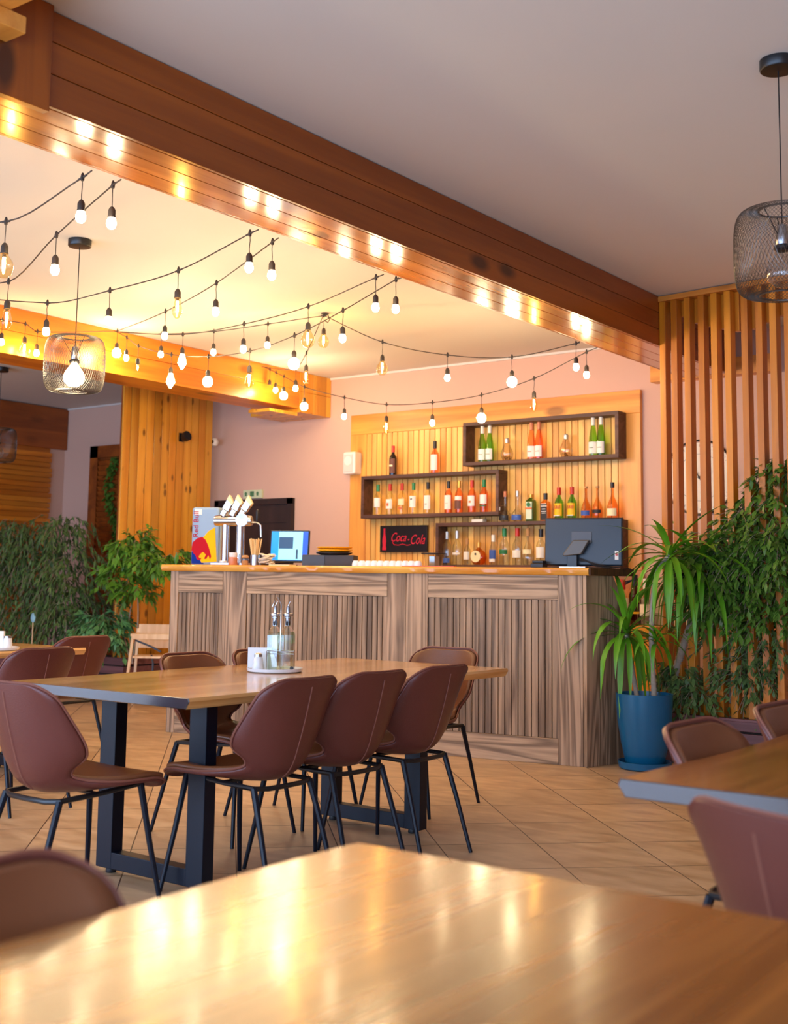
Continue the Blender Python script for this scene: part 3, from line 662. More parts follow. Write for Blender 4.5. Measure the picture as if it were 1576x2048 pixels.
# ---------------------------------------------------------------- bar counter
CC = Vector((-3.682, 7.056, 0)); e1 = Vector((-.9836, -.1805, 0)); n1 = Vector((-.1805, .9836, 0))
# local frame: +x along the front toward the right end (so x is negative going left), +y into the bar
rzc = math.atan2(-e1.y, -e1.x)
t = thing('bar_counter', 'long bar counter faced with weathered brown slatted wood panels', 'counter', CC, rzc)
def cb_(name, L0, L1, z0, z1, m_, y0=0, y1=.03, bevel=.003):
    return MB().box(-L1+.0008, -L0-.0008, y0, y1, z0, z1).build(name, m_, t, bevel=bevel)
for L0, L1 in ((0, .168), (1.109, 1.276), (1.277, 1.424), (2.60, 2.815), (3.225, 3.30)): cb_('post', L0, L1, 0, 1.224, m_ctr_z)
for L0, L1, n in ((.168, 1.109, 20), (1.424, 2.60, 29), (2.815, 3.225, 11)):
    cb_('top_rail', L0, L1, 1.062, 1.224, m_ctr_x); cb_('bottom_rail', L0, L1, 0, .166, m_ctr_x)
    sp = (L1-L0)/n; b = MB()
    for i in range(n): b.box(-L0-(i+1)*sp+.005, -L0-i*sp-.0005, .008, .028, .167, 1.061)
    b.build('slat_panel', m_ctr_s, t, bevel=.002)
MB().box(-3.30, 0, .031, .045, 0, 1.223).build('backing_board', m_ctr_back, t)
# side panel with the sloping cut at the back
sd = math.atan2(.974, .228)-rzc; ms = Matrix.Rotation(sd, 4, 'Z') @ Matrix.Rotation(PI/2, 4, 'X')
MB().prism([(.002, 0), (.45, 0), (.45, .95), (.27, 1.224), (.002, 1.224)], 0, .03, ms).build('side_panel', m_ctr_z, t, bevel=.002)
b = MB()
for i in range(6): b.box(.07+i*.062, .07+i*.062+.055, -.006, 0, .17, (1.05 if i < 4 else .93-.0*i), Matrix.Rotation(sd, 4, 'Z'))
b.build('side_slat', m_ctr_s, t, bevel=.002)
MB().box(-3.29, -3.26, .05, .5, 0, 1.2).build('side_panel', m_ctr_z, t)
MB().box(-3.29, -.05, .30, .33, .1, .8).build('inner_shelf', m_ctr_back, t)
# live-edge slab
random.seed(3)
fr = []; n = 90
for i in range(n+1):
    L = 3.36 - i*(3.41/n)
    fr.append((-L, -.035+.010*math.sin(L*3.1)+.007*math.sin(L*11+1)+random.uniform(-.003, .003)))
def slab(name, m_, pts, parent):
    mb = MB(); k = len(pts); z0, z1 = 1.225, 1.273
    top = [Vector((x, y+.004, z1)) for x, y in pts]; mid = [Vector((x, y-.004, z1-.012)) for x, y in pts]; mid2 = [Vector((x, y-.002+random.uniform(-.002, .003), z0+.012)) for x, y in pts]; bot = [Vector((x, y+.008, z0)) for x, y in pts]
    mb.grid([[v for v in r] for r in (top, mid, mid2, bot)])
    bt = [Vector((x, .50, z1)) for x, y in pts]; bb = [Vector((x, .50, z0)) for x, y in pts]
    mb.grid([bt, top]); mb.grid([bot, bb]); mb.grid([bb, bt])
    return mb
mb = slab('x', m_slab, fr, None)
xl, xr = fr[0][0], fr[-1][0]
for x, y in (fr[0], fr[-1]):
    mb.add([(x, y+.004, 1.273), (x, y-.004, 1.26), (x, y-.002, 1.237), (x, y+.008, 1.225), (x, .5, 1.225), (x, .5, 1.273)], [(0, 1, 2, 3, 4, 5)])
tt = thing('wooden_bar_slab', 'thick honey-coloured live-edge wooden slab on top of the bar counter', 'countertop', CC, rzc)
mb.build('slab', m_slab, tt, smooth=True, angle=35)
ex = math.cos(sd); ey = math.sin(sd)
MB().prism([(xr+.001, -.03), (xr+.012, -.03), (.012+.40*ex+.055, .44), (.012+.40*ex-.0, .5), (xr+.001, .5)], 1.225, 1.272).build('end_piece', m_slab_end, tt, bevel=.003)
def ctr(L, d, z=1.273): return CC - Vector((e1.x, e1.y, 0))*(-L) + n1*d + Vector((0, 0, z))
def Lof(px, d):                                   # distance along the counter seen at pixel column px
    q = at_pl(px, 1128, CC+n1*d, n1); return (q-CC).dot(e1)
def on(px, d): return ctr(Lof(px, d), d)

# energy drink mini fridge
P = on(408, .26)
t = thing('mini_fridge', 'small silver and blue Red Bull drinks fridge at the left end of the bar', 'fridge', P, rzc+.25)
m_rbs = mat('fridge_silver', srgb(140, 168, 196), .6, noise=.03); m_rbb = mat('fridge_blue', srgb(4, 44, 140), .7, spec=.2); m_rby = mat('fridge_yellow', srgb(240, 184, 4), .7, spec=.2); m_rbr = mat('fridge_red', srgb(176, 12, 30), .7, spec=.2)
MB().box(-.115, .115, 0, .26, 0, .46).build('cabinet', m_rbs, t, bevel=.02)
MR = Matrix.Translation((0, -.001, 0)) @ Matrix.Rotation(PI/2, 4, 'X')
MB().prism([(-.105, .012), (.0, .012), (-.105, .11)], 0, .002, MR).build('blue_corner', m_rbb, t)
MB().prism([(-.06, .10), (-.02, .02), (.105, .03), (.085, .30), (.03, .27), (-.03, .20), (-.09, .14)], 0, .003, MR).build('yellow_sun', m_rby, t)
MB().prism([(-.108, .12), (-.10, .18), (-.06, .215), (-.02, .225), (.01, .20), (.03, .16), (.045, .12), (.06, .07), (.05, .045), (.035, .08), (.02, .05), (.0, .05), (.015, .085), (-.01, .105), (-.03, .09), (-.045, .07), (-.04, .055), (-.02, .058), (-.03, .04), (-.06, .045), (-.07, .075), (-.09, .095)], 0, .0045, MR).build('bull_emblem', m_rbr, t)
text_mesh('Red Bull', .062, m_rbr, t, (-.075, -.003, .325), (PI/2, -PI/2, 0))
MB().box(-.09, -.03, -.002, 0, .40, .445).build('sticker', lab_w, t)
MB().box(.118, .122, .02, .24, .03, .43).build('door', mat('fridge_side', srgb(170, 196, 214), .3), t, bevel=.003)
MB().box(.10, .2, -.03, .06, 0, .018).build('drip_tray', m_steel, t) if False else None
# beer tap tower
P = on(462, .18)
t = thing('beer_tap_tower', 'chrome beer tap tower with three wide handles at the left of the bar', 'beer tap', P, rzc+.3)
MB().lathe([(.05, 0), (.05, .012), (.03, .02), (.028, .33)], 20).build('column', m_chrome, t, smooth=True, loc=(-.05, 0, 0))
MB().lathe([(.05, 0), (.05, .012), (.035, .02), (.032, .33)], 20).build('column', m_chrome, t, smooth=True, loc=(.07, 0, 0))
MB().lathe([(0, -.15), (.038, -.148), (.042, -.13), (.042, .13), (.038, .148), (0, .15)], 20, Matrix.Rotation(PI/2, 4, 'Y')).build('cross_barrel', m_chrome, t, smooth=True, loc=(.01, 0, .345))
MB().lathe([(0, 0), (.05, 0), (.05, .012), (0, .014)], 20, Matrix.Rotation(PI/2, 4, 'X')).build('medallion', m_steel, t, smooth=True, loc=(.09, -.04, .35))
for x, a in ((-.075, .5), (-.0, .45), (.07, .55)):
    b = MB(); m_ = Matrix.Translation((x, -.02, .38)) @ Matrix.Rotation(a, 4, 'Y')
    b.box(-.022, .022, -.02, .02, 0, .05, m_); b.prism([(-.03, .05), (.03, .05), (.03, .13), (-.03, .17)], -.02, .02, m_ @ Matrix.Rotation(PI/2, 4, 'X'))
    h_ = b.build('tap_handle', m_chrome, t, bevel=.006)
    MB().prism([(-.028, .128), (.031, .11), (.031, .135), (-.028, .172)], -.022, .022, m_ @ Matrix.Rotation(PI/2, 4, 'X')).build('handle_badge', lab_c, h_)
MB().tube([(.15, -.0, .33), (.2, -.0, .33), (.23, 0, .31), (.235, 0, .22)], .008, 8).build('spout', m_chrome, t, smooth=True)
MB().lathe([(.008, 0), (.012, .02), (.014, .07), (.01, .09), (0, .095)], 12).build('lever', m_blackp, t, smooth=True, loc=(.2, 0, .34))
MB().box(-.13, .14, -.12, .1, 0, .02).build('drip_tray', m_steel, t, bevel=.004)
# jar with white lid, sugar jar, straw holder, napkin bowl
P = on(466, .06)
t = thing('spice_jar', 'small orange jar with a wide white lid on the bar beside the taps', 'jar', P)
MB().lathe([(.034, 0), (.036, .005), (.036, .055), (.03, .06)], 16).build('jar_body', mat('orange_jar', srgb(206, 128, 84), .35), t, smooth=True)
MB().lathe([(.03, .06), (.034, .066), (.034, .095), (0, .096)], 16).build('lid', m_white, t, smooth=True)
P = on(490, .05)
t = thing('sugar_jar', 'little glass sugar pot with a wooden spoon on the bar', 'jar', P)
MB().lathe([(.026, 0), (.03, .01), (.03, .05), (.024, .055)], 16).build('pot', gl('sugar', (.9, .8, .7, 1)), t, smooth=True)
MB().lathe([(.024, .0), (.024, .035), (0, .04)], 12).build('sugar_filling', mat('brown_sugar', srgb(206, 160, 110), .9, noise=.3, nscale=200), t, smooth=True)
MB().lathe([(.026, .055), (.03, .06), (.022, .075), (0, .077)], 12).build('lid', caps['cork'], t, smooth=True)
P = on(510, .10)
tag(MB().lathe([(.0, 0), (.036, 0), (.036, .078), (.033, .078), (.033, .004), (0, .004)], 18).build('straw_cup', m_steel, None, smooth=True, loc=P), 'steel cup holding a bundle of paper straws on the bar', 'cup')
m_straw = mat('paper_straw', srgb(226, 190, 130), .7, noise=.06)
random.seed(11)
for i in range(13):
    a = i*2*PI/13; r0 = .016*(1 if i % 2 else .4); r1 = (.055 if i % 2 else .03)
    o = MB().tube([(r0*math.cos(a), r0*math.sin(a), .008), (r1*math.cos(a), r1*math.sin(a)*.6, .2+random.uniform(-.008, .008))], .0048, 6).build('drinking_straw', m_straw, None, loc=P)
    tag(o, 'beige paper straw standing in the steel cup on the bar', 'straw', 'paper straws in the steel cup')
P = on(533, .10)
t = thing('napkin_bowl', 'clear glass bowl heaped with folded white napkins on the bar', 'bowl', P)
MB().lathe([(0, 0), (.05, 0), (.062, .03), (.066, .075)], 20).build('bowl', m_clear, t, smooth=True)
b = MB(); random.seed(5)
for i in range(22):
    m_ = Matrix.Translation((random.uniform(-.03, .03), random.uniform(-.03, .03), .015+i*.0032)) @ Matrix.Rotation(random.uniform(0, 3), 4, 'Z') @ Matrix.Rotation(random.uniform(-.4, .4), 4, 'X')
    b.box(-.028, .028, -.022, .022, -.003, .003, m_)
o = b.build('napkin_heap', mat('cream_napkin', srgb(236, 214, 190), .9), t); o['kind'] = 'stuff'
tag(MB().lathe([(0, 0), (.02, 0), (.03, .02), (.028, .035)], 14).build('flower_pot', m_white, None, smooth=True, loc=on(446, .1)), 'tiny white plant pot standing beside the drinks fridge', 'plant pot')
tag(MB().box(-.09, .09, -.05, .05, 0, .008).build('notepad', lab_c, None, loc=on(565, .1), rz=rzc), 'flat cream pad lying in front of the small monitor', 'pad')
# small monitor with bright blue screen
P = on(577, .36)
t = thing('small_monitor', 'small black monitor showing a bright blue web page on the bar', 'monitor', P, rzc+.30)
mt = Matrix.Translation((0, 0, .02)) @ Matrix.Rotation(-.12, 4, 'X')
MB().box(-.155, .155, 0, .03, .01, .26, mt).build('casing', m_blackp, t, bevel=.004)
def emis(name, c, s): return mat(name, (0, 0, 0, 1), .3, emit=c, estr=s)
MB().box(-.145, .145, -.002, 0, .025, .25, mt).build('screen', emis('screen_blue', srgb(0, 140, 232), .9), t)
MB().box(-.085, .105, -.003, -.002, .03, .248, mt).build('web_page', emis('screen_page', srgb(150, 226, 244), .9), t)
MB().box(-.082, .03, -.004, -.003, .115, .205, mt).build('page_picture', emis('screen_picture', srgb(20, 70, 110), .8), t)
MB().box(.105, .145, -.003, -.002, .03, .248, mt).build('page_sidebar', emis('screen_deep_blue', srgb(10, 80, 225), .9), t)
MB().box(.055, .07, -.004, -.003, .035, .11, mt).build('page_thumbnail', emis('screen_thumb', srgb(30, 60, 90), .8), t)
MB().box(-.05, .05, 0, .1, 0, .012).build('stand', m_blackp, t)
# black cabinet with yellow plates
P = on(662, .36)
t = thing('receipt_cabinet', 'low dark box cabinet on the bar under the yellow plates', 'box', P, rzc+.35)
MB().box(-.20, .19, -.12, .12, 0, .085).build('casing', mat('dark_casing', srgb(48, 40, 36), .5), t, bevel=.004)
MB().box(-.20, -.03, -.125, -.12, .005, .08).build('front_panel', mat('slate_panel', srgb(50, 56, 66), .45), t)
for k in range(3):
    o = MB().lathe([(0, 0), (.10, .0), (.136, .012), (.138, .020), (.132, .020), (.10, .007), (0, .006)], 32).build('plate', m_yellowplate if k else m_blackp, None, smooth=True, loc=P+Vector((.03, 0, .086+k*.0205)))
    tag(o, ['dark plate at the bottom of the stack on the bar box', 'yellow plate in the middle of the stack on the bar box', 'yellow plate on top of the stack on the bar box'][k], 'plate', 'stacked plates on the bar')
# row of upturned cups
for k in range(11):
    q = on(712+k*12.4, .06)
    o = MB().lathe([(.029, 0), (.030, .003), (.028, .022), (.019, .040), (.012, .041), (.0, .041)], 18).build('coffee_cup', m_ceramic, None, smooth=True, loc=q)
    tag(o, 'white upturned coffee cup, %s from the left in the row on the bar' % ('first', 'second', 'third', 'fourth', 'fifth', 'sixth', 'seventh', 'eighth', 'ninth', 'tenth', 'eleventh')[k], 'cup', 'upturned cups along the bar')
tag(MB().box(-.2, .2, -.01, .04, 0, .006).build('red_cloth', m_red, None, loc=on(856, .02), rz=rzc), 'thin red mat lying at the front edge of the bar', 'mat')
P = on(868, .2)
t = thing('ice_bucket', 'clear plastic tub with a dark wide lid on the bar', 'tub', P)
MB().lathe([(.055, 0), (.058, .004), (.072, .09)], 22).build('tub', m_clear, t, smooth=True)
MB().lathe([(.09, .09), (.092, .098), (.0, .102)], 22).build('lid', m_blackp, t, smooth=True)
MB().box(-.02, .025, -.03, .03, .004, .075).build('tub_contents', m_steel, t)
# big monitor seen from behind
P = on(1166, .28)
t = thing('large_monitor', 'large dark monitor seen from behind at the right end of the bar', 'monitor', P, rzc+.10)
mt = Matrix.Translation((0, 0, .03)) @ Matrix.Rotation(-.05, 4, 'X')
MB().box(-.265, .265, 0, .028, -.01, .315, mt).build('rear_casing', mat('charcoal_plastic', srgb(22, 32, 44), .32, noise=.05), t, bevel=.008)
MB().box(-.268, .268, .026, .04, -.012, .318, mt).build('bezel', m_blackp, t, bevel=.004)
MB().box(-.08, .06, -.004, 0, .14, .22, mt).build('vesa_plate', mat('vesa_grey', srgb(74, 78, 86), .4), t, bevel=.002)
MB().box(-.20, .20, -.004, 0, .302, .307, mt).build('vent_slot', m_blackp, t)
MB().prism([(-.13, .09), (-.115, .08), (.0, .095), (.055, .19), (-.055, .19)], 0, .05, Matrix.Translation((0, -.01, 0)) @ Matrix.Rotation(PI/2, 4, 'X')).build('stand_arm', mat('bronze_grey', srgb(84, 76, 62), .35), t, bevel=.006)
b = MB(); b.box(-.10, -.03, -.05, -.02, 0, .09); b.box(-.2, .2, -.1, .12, -.0, .008); b.build('stand_base', m_black, t, bevel=.004)
MB().box(.215, .24, -.002, 0, .03, .09, mt).build('sticker', lab_w, t)
MB().lathe([(0, 0), (.009, 0), (.009, .001), (0, .001)], 12, Matrix.Rotation(PI/2, 4, 'X')).build('sticker_mark', m_red, t, loc=(.228, -.005, .095))
b = MB()
for k in range(3): b.tube([(-.02, -.03, .07-.01*k), (.03, -.05, .05), (.1, -.06, .03-.008*k), (.2, -.05, .01), (.27, -.02, .008), (.31, .04+.01*k, -.0), (.335, .06, -.03), (.33, .07, -.07), (.27, .08, -.085-.01*k)], .0035, 6)
b.build('cable', m_blackp, t, smooth=True)
P = on(1078, .16)
t = thing('card_terminal', 'small black card terminal beside the large monitor', 'card terminal', P, rzc)
MB().box(-.045, .045, -.05, .05, 0, .03).build('body', m_blackp, t, bevel=.005)
MB().box(-.04, .04, -.03, .045, .031, .05).build('cradle', m_blackp, t, bevel=.005)
tag(MB().box(-.1, .08, -.03, .03, 0, .01).build('keyboard', m_steel, None, loc=on(1150, .1), rz=rzc, bevel=.002), 'thin silver keyboard in front of the large monitor', 'keyboard')

# ---------------------------------------------------------------- string lights
m_wire = m_cable
def hang_path(pts, n=14):
    # smooth polyline through points
    P = [Vector(p) for p in pts]
    if len(P) < 3: return P
    t = [0.0]
    for a, b_ in zip(P, P[1:]): t.append(t[-1]+max(1e-4, (b_-a).length))
    m = [(P[1]-P[0])/(t[1]-t[0])] + [(P[i+1]-P[i-1])/(t[i+1]-t[i-1]) for i in range(1, len(P)-1)] + [(P[-1]-P[-2])/(t[-1]-t[-2])]
    out = []
    for i in range(len(P)-1):
        h = t[i+1]-t[i]
        for k in range(6):
            u = k/6; u2, u3 = u*u, u*u*u
            out.append(P[i]*(2*u3-3*u2+1) + m[i]*(h*(u3-2*u2+u)) + P[i+1]*(3*u2-2*u3) + m[i+1]*(h*(u3-u2)))
    out.append(P[-1]); return out
def bulb_meshes():
    D = {}
    # frosted glass profiles (r, z) hanging down from z = -.152 (bottom of the socket)
    z0 = -.155
    D['S'] = [(.0, z0-.056), (.012, z0-.053), (.020, z0-.043), (.0235, z0-.031), (.021, z0-.016), (.015, z0-.002), (.013, z0+.004)]
    D['G'] = [(.0, z0-.082), (.02, z0-.078), (.035, z0-.062), (.040, z0-.042), (.035, z0-.020), (.02, z0-.004), (.013, z0+.004)]
    D['P'] = [(.0, z0-.122), (.008, z0-.12), (.024, z0-.092), (.034, z0-.075), (.030, z0-.05), (.02, z0-.02), (.013, z0+.004)]
    D['E'] = [(.0, z0-.118), (.006, z0-.117), (.016, z0-.108), (.030, z0-.085), (.028, z0-.06), (.02, z0-.025), (.013, z0+.004)]
    D['GG'] = [(.0, z0-.118), (.02, z0-.115), (.038, z0-.098), (.047, z0-.070), (.042, z0-.042), (.026, z0-.018), (.013, z0+.004)]
    D['e'] = [(.0, z0-.075), (.012, z0-.07), (.02, z0-.05), (.016, z0-.02), (.013, z0+.004)]
    return D
BP = bulb_meshes()
PROTO = {}
def make_bulb(kind):
    t = thing('string_bulb', '', 'light bulb')
    MB().tube([(0, 0, .0), (.002, 0, -.04), (-.001, 0, -.08), (0, 0, -.108)], .0022, 5).build('cord', m_wire, t)
    MB().lathe([(.006, -.104), (.012, -.110), (.0175, -.122), (.0175, -.150), (.0195, -.151), (.0195, -.157), (.015, -.158)][::-1], 12).build('socket', m_socket, t, smooth=True)
    if kind == '0': return t
    if kind in ('S', 'G', 'P'):
        MB().lathe(BP[kind], 12).build('frosted_bulb', m_bulb_on, t, smooth=True)
    else:
        g = MB().lathe(BP[kind], 16).build('clear_bulb', m_amber, t, smooth=True)
        r, L = (.0085, .062) if kind != 'e' else (.004, .03)
        MB().lathe([(0, -L), (r*.8, -L+.003), (r, -L*.5), (r*.8, -.004), (0, 0)], 8).build('filament', m_fil, g, loc=(0, 0, -.172))
        MB().lathe([(.011, -.004), (.007, .012), (.004, .02)], 8).build('stem', m_fil if False else m_steel, g, loc=(0, 0, -.170))
    return t
KNAME = {'S': 'small round glowing bulb', 'G': 'larger globe glowing bulb', 'P': 'pear-shaped white glowing bulb', 'E': 'clear teardrop filament bulb',
         'GG': 'large clear globe filament bulb', 'e': 'tiny clear filament bulb', '0': 'empty black socket'}
ORD = ['first', 'second', 'third', 'fourth', 'fifth', 'sixth', 'seventh', 'eighth', 'ninth', 'tenth', 'eleventh', 'twelfth']
HK = [at_x(x, y, -3.834) for x, y in ((184, 341), (242, 359), (517, 459), (557, 476), (767, 549), (802, 556), (1162, 682), (1197, 694))]   # hooks on the lower edge of the beam
F0 = Vector((-7.62, 4.35, 3.14)); F1 = Vector((-7.55, 6.33, 3.165)); F2 = Vector((-7.62, 8.22, 3.16)); HUB = Vector((-5.765, 6.87, 3.175))
STR = [
 ('nearest light string', HK[0], Vector((-7.62, 2.9, 3.1)), [(165, 355, 'S'), (12, 443, 'GG')], 1, 'the beam'),
 ('second nearest light string', HK[1], F0, [(226, 370, 'S'), (113, 470, 'S'), (17, 563, 'E')], 1, 'the beam'),
 ('third light string', HK[2], F0, [(500, 467, 'S'), (357, 541, 'E'), (220, 581, 'S'), (95, 606, 'S')], 1, 'the beam'),
 ('fourth light string', HK[3], F1, [(545, 484, 'S'), (433, 566, 'S'), (331, 623, 'S'), (235, 662, 'G')], 1, 'the beam'),
 ('fifth light string', HK[4], F1, [(752, 555, 'S'), (617, 613, 'GG'), (488, 648, 'S'), (366, 669, 'P')], 1, 'the beam'),
 ('low sixth light string', HK[5], F1+Vector((0, .03, 0)), [(792, 559, 'S'), (686, 621, 'S'), (589, 671, 'G'), (500, 702, 'E'), (417, 713, 'G'), (343, 709, 'P'), (277, 692, 'e'), (254, 675, 'S')], 1, 'the beam'),
 ('hook-to-beam light string', HUB, F1+Vector((0, .06, 0)), [(648, 629, 'GG'), (536, 648, 'S'), (428, 663, 'S'), (323, 668, 'S')], 1, 'the ceiling hook'),
 ('right-hand light string', HUB, HK[6], [(765, 684, 'GG'), (895, 710, 'S'), (1024, 714, 'G'), (1152, 687, 'S')], 1, 'the ceiling hook'),
 ('farthest light string', HK[7], F2, [(1173, 704, 'S'), (1068, 757, 'E'), (963, 790, 'G'), (865, 805, 'S'), (773, 809, 'E'), (689, 795, 'S'), (609, 774, 'G'), (568, 753, 'G'), (552, 745, 'S'), (540, 739, '0')], 1, 'the right-hand end'),
 ('short hook-to-block light string', HUB+Vector((-.02, 0, 0)), F2+Vector((0, -.05, 0)), [(613, 706, 'E'), (592, 737, 'S')], 1, 'the ceiling hook'),
 ('beam-side left light string', F1+Vector((.02, 0, 0)), Vector((-7.55, 4.4, 3.08)), [(75, 663, 'S'), (51, 648, 'GG'), (5, 640, 'S')], 1, 'the pine column'),
]
for sname, A, B_, nodes, _, frm in STR:
    d = B_-A; nn = Vector((-d.y, d.x, 0)).normalized()
    pts = [A]; nds = []
    for x, y, k in nodes:
        q = at_pl(x, y, A, nn); q.z = min(q.z, 3.178); nds.append((q, k)); pts.append(q)
    pts.append(B_)
    t = thing('string_light_cable', 'black cable of the %s' % sname, 'cable')
    MB().tube(hang_path(pts), .0035, 5).build('wire', m_wire, t, smooth=True)
    cnt = {}
    tot = {}
    for q, k in nds: tot[k] = tot.get(k, 0)+1
    for i, (q, k) in enumerate(nds):
        # moulded connector on the cable
        dirv = (pts[i+2]-pts[i]).normalized()
        b = MB(); b.tube([q-dirv*.026, q-dirv*.01, q+dirv*.01, q+dirv*.026], .005, 6); b.lathe([(.007, -.014), (.009, 0), (.006, .014), (.003, .02)], 8, Matrix.Translation(q))
        b.build('connector', m_wire, t, smooth=True)
        cnt[k] = cnt.get(k, 0)+1
        nmb = ' ' if tot[k] == 1 else ' '+ORD[cnt[k]-1]+' of its kind '
        lbl = '%s on the %s, %s from %s' % (KNAME[k], sname, ORD[i], frm)
        if k not in PROTO:
            PROTO[k] = make_bulb(k); PROTO[k].scale = (.92, .92, .92); PROTO[k].location = q; PROTO[k]['label'] = lbl; PROTO[k]['group'] = 'bulbs on the light strings'
        else: dup(PROTO[k], q, random.uniform(-3, 3), lbl, 'bulbs on the light strings')
t = thing('ceiling_hook', 'dark ceiling hook where three light strings meet', 'hook', (HUB.x, HUB.y, ZC))
MB().lathe([(.03, -.008), (.03, 0)], 12).build('plate', m_socket, t)
MB().tube([(0, 0, -.005), (.03, 0, -.02), (.05, 0, -.05), (.03, .0, -.075), (.0, 0, -.06)], .004, 6).build('loop', m_cable, t, smooth=True)

# ---------------------------------------------------------------- mesh pendants
def pendant(loc, lit, label):
    t = thing('pendant_lamp', label, 'lamp', loc, 0)
    MB().lathe([(.0, -.045), (.066, -.043), (.07, -.038), (.07, -.001), (0, 0)], 24).build('canopy', m_black, t, smooth=True)
    MB().tube([(0, 0, -.04), (0, 0, -.70)], .0028, 6).build('cord', m_black, t)
    # cage
    zt, zb = -.60, -.93
    prof = []
    for i in range(21):
        u = i/20
        a = -PI/2 + PI*u
        # superellipse side
        cz = math.copysign(abs(math.sin(a))**.62, math.sin(a)); cr = abs(math.cos(a))**.38
        prof.append((.085 + .095*cr, (zt+zb)/2 + cz*(zt-zb)/2))
    b = MB(); nw = 76
    for s in (1, -1):
        for j in range(nw):
            pts = [(r*math.cos(s*(i*.085)+2*PI*j/nw), r*math.sin(s*(i*.085)+2*PI*j/nw), z) for i, (r, z) in enumerate(prof)]
            b.tube(pts, .0009, 3)
    for r, z in (prof[0], prof[-1]): b.tube([(r*math.cos(2*PI*i/32), r*math.sin(2*PI*i/32), z) for i in range(32)], .004, 6, closed=True)
    b.build('mesh_shade', mat('mesh_wire', (.16, .15, .14, 1), .4, metal=1), t)
    b = MB()
    for k in range(3):
        a = 2*PI*k/3; b.tube([(.085*math.cos(a), .085*math.sin(a), zt), (.02*math.cos(a), .02*math.sin(a), -.70)], .002, 5)
    b.build('shade_holder', m_black, t)
    MB().lathe([(.02, -.745), (.024, -.74), (.024, -.70), (.018, -.66), (.0, -.65)], 16).build('socket', m_steel, t, smooth=True)
    MB().lathe([(.024, -.76), (.032, -.752), (.032, -.742), (.024, -.735)], 16).build('socket_ring', m_black, t, smooth=True)
    bp = [(0, -.90), (.03, -.896), (.055, -.875), (.063, -.845), (.055, -.815), (.035, -.785), (.02, -.765), (.018, -.755)]
    MB().lathe(bp, 20).build('globe_bulb', m_bulb_big if lit else glassy('clear_globe_bulb', (.93, .93, .92, 1), refl=2.0), t, smooth=True)
    return t
def cz(x, y): return at_z(x, y, ZC)
pendant(cz(1556, 120), False, 'unlit black mesh pendant lamp at the upper right of the picture')
pendant(cz(160, 480), True, 'lit mesh pendant lamp with a large glowing bulb hanging among the string lights')
pendant(cz(3, 735), False, 'dark mesh pendant lamp cut by the left edge of the picture')

# ---------------------------------------------------------------- slat screen, clock, planters
sA = Vector((-3.40, 7.80, 0)); sdv = Vector((.9925, -.1219, 0)); rzs = math.atan2(sdv.y, sdv.x)
t = thing('slat_screen', 'tall screen of vertical orange-brown timber slats from planter to ceiling at the right', 'screen', sA, rzs)
SPX = [1322, 1345, 1371, 1399, 1425, 1452, 1486, 1515, 1543, 1572, 1601, 1630, 1659, 1688]
def s_at(px): # distance along the screen line seen at pixel column px
    nn = Vector((-sdv.y, sdv.x, 0)); q = at_pl(px, 800, sA, nn); return (q-sA).dot(sdv)
for k, px in enumerate(SPX):
    s = s_at(px+6)
    MB().box(s, s+.046, -.05, .02, .02, ZC-.045, T(0, 0)).build('slat', m_screen, t, bevel=.002)
dz = [.06, .11, .17, .21, .24, .27, .27, .24, .21, .21, .2, .2, .2, .2]
for k, px in enumerate(SPX):
    s = s_at(px+6)+.034
    MB().box(s, s+.04, .022, .07, ZC-.045-dz[k], ZC-.045).build('short_slat', m_screen, t, bevel=.002)
MB().box(-.06, 1.6, -.06, .09, ZC-.044, ZC-.006).build('top_rail', m_pine_x, t, bevel=.003)
MB().box(-.0, 1.6, .021, .05, .32, .40).build('bottom_rail', m_screen, t, bevel=.003)
# wall behind: a lit timber rail and clock
P = at_y(1400, 955, YB)
t = thing('wall_clock', 'large round skeleton wall clock seen through the slat screen', 'clock', (P.x, YB-.02, P.z))
MB().tube([(.30*math.cos(2*PI*i/48), 0, .30*math.sin(2*PI*i/48)) for i in range(48)], .008, 8, closed=True).build('rim', m_black, t, smooth=True)
MB().lathe([(0, 0), (.285, 0), (.285, .004), (0, .004)], 48, Matrix.Rotation(PI/2, 4, 'X')).build('dial', mat('clock_dial', srgb(236, 224, 206), .6), t, loc=(0, .018, 0))
NUM = ['XII', 'I', 'II', 'III', 'IV', 'V', 'VI', 'VII', 'VIII', 'IX', 'X', 'XI']
b = MB()
for k in range(60):
    a = 2*PI*k/60; l = .02 if k % 5 == 0 else .008
    b.box(-.0012, .0012, -.002, 0, .27-l, .27, Matrix.Rotation(a, 4, 'Y'))
b.tube([(.19*math.cos(2*PI*i/40), -.001, .19*math.sin(2*PI*i/40)) for i in range(40)], .0015, 4, closed=True)
b.build('minute_track', mat('clock_print', srgb(96, 96, 96), .6), t, loc=(0, .013, 0))
b = MB(); b.tube([(0, -.002, -.03), (0, -.002, .15)], .004, 5, m=Matrix.Rotation(-.5, 4, 'Y')); b.tube([(0, -.002, 0), (0, -.002, .11)], .005, 5, m=Matrix.Rotation(1.1, 4, 'Y')); b.lathe([(0, -.004), (.012, -.004), (.012, .004), (0, .004)], 12, Matrix.Rotation(PI/2, 4, 'X'))
b.build('hands', m_black, t)
P0 = at_y(1312, 745, YB); P1 = at_y(1484, 742, YB)
tag(MB().box(P0.x, P1.x+.3, YB-.12, YB, P0.z-.10, P0.z+.04).build('wall_rail', m_pine_x, bevel=.003), 'horizontal pine rail high on the wall behind the slat screen', 'rail')
tag(MB().box(-3.45, -2.0, YB-.3, YB-.001, LZ-.06, LZ).build('wall_ledge', m_pine_x, bevel=.003), 'pine ledge on the wall behind the slat screen', 'ledge')
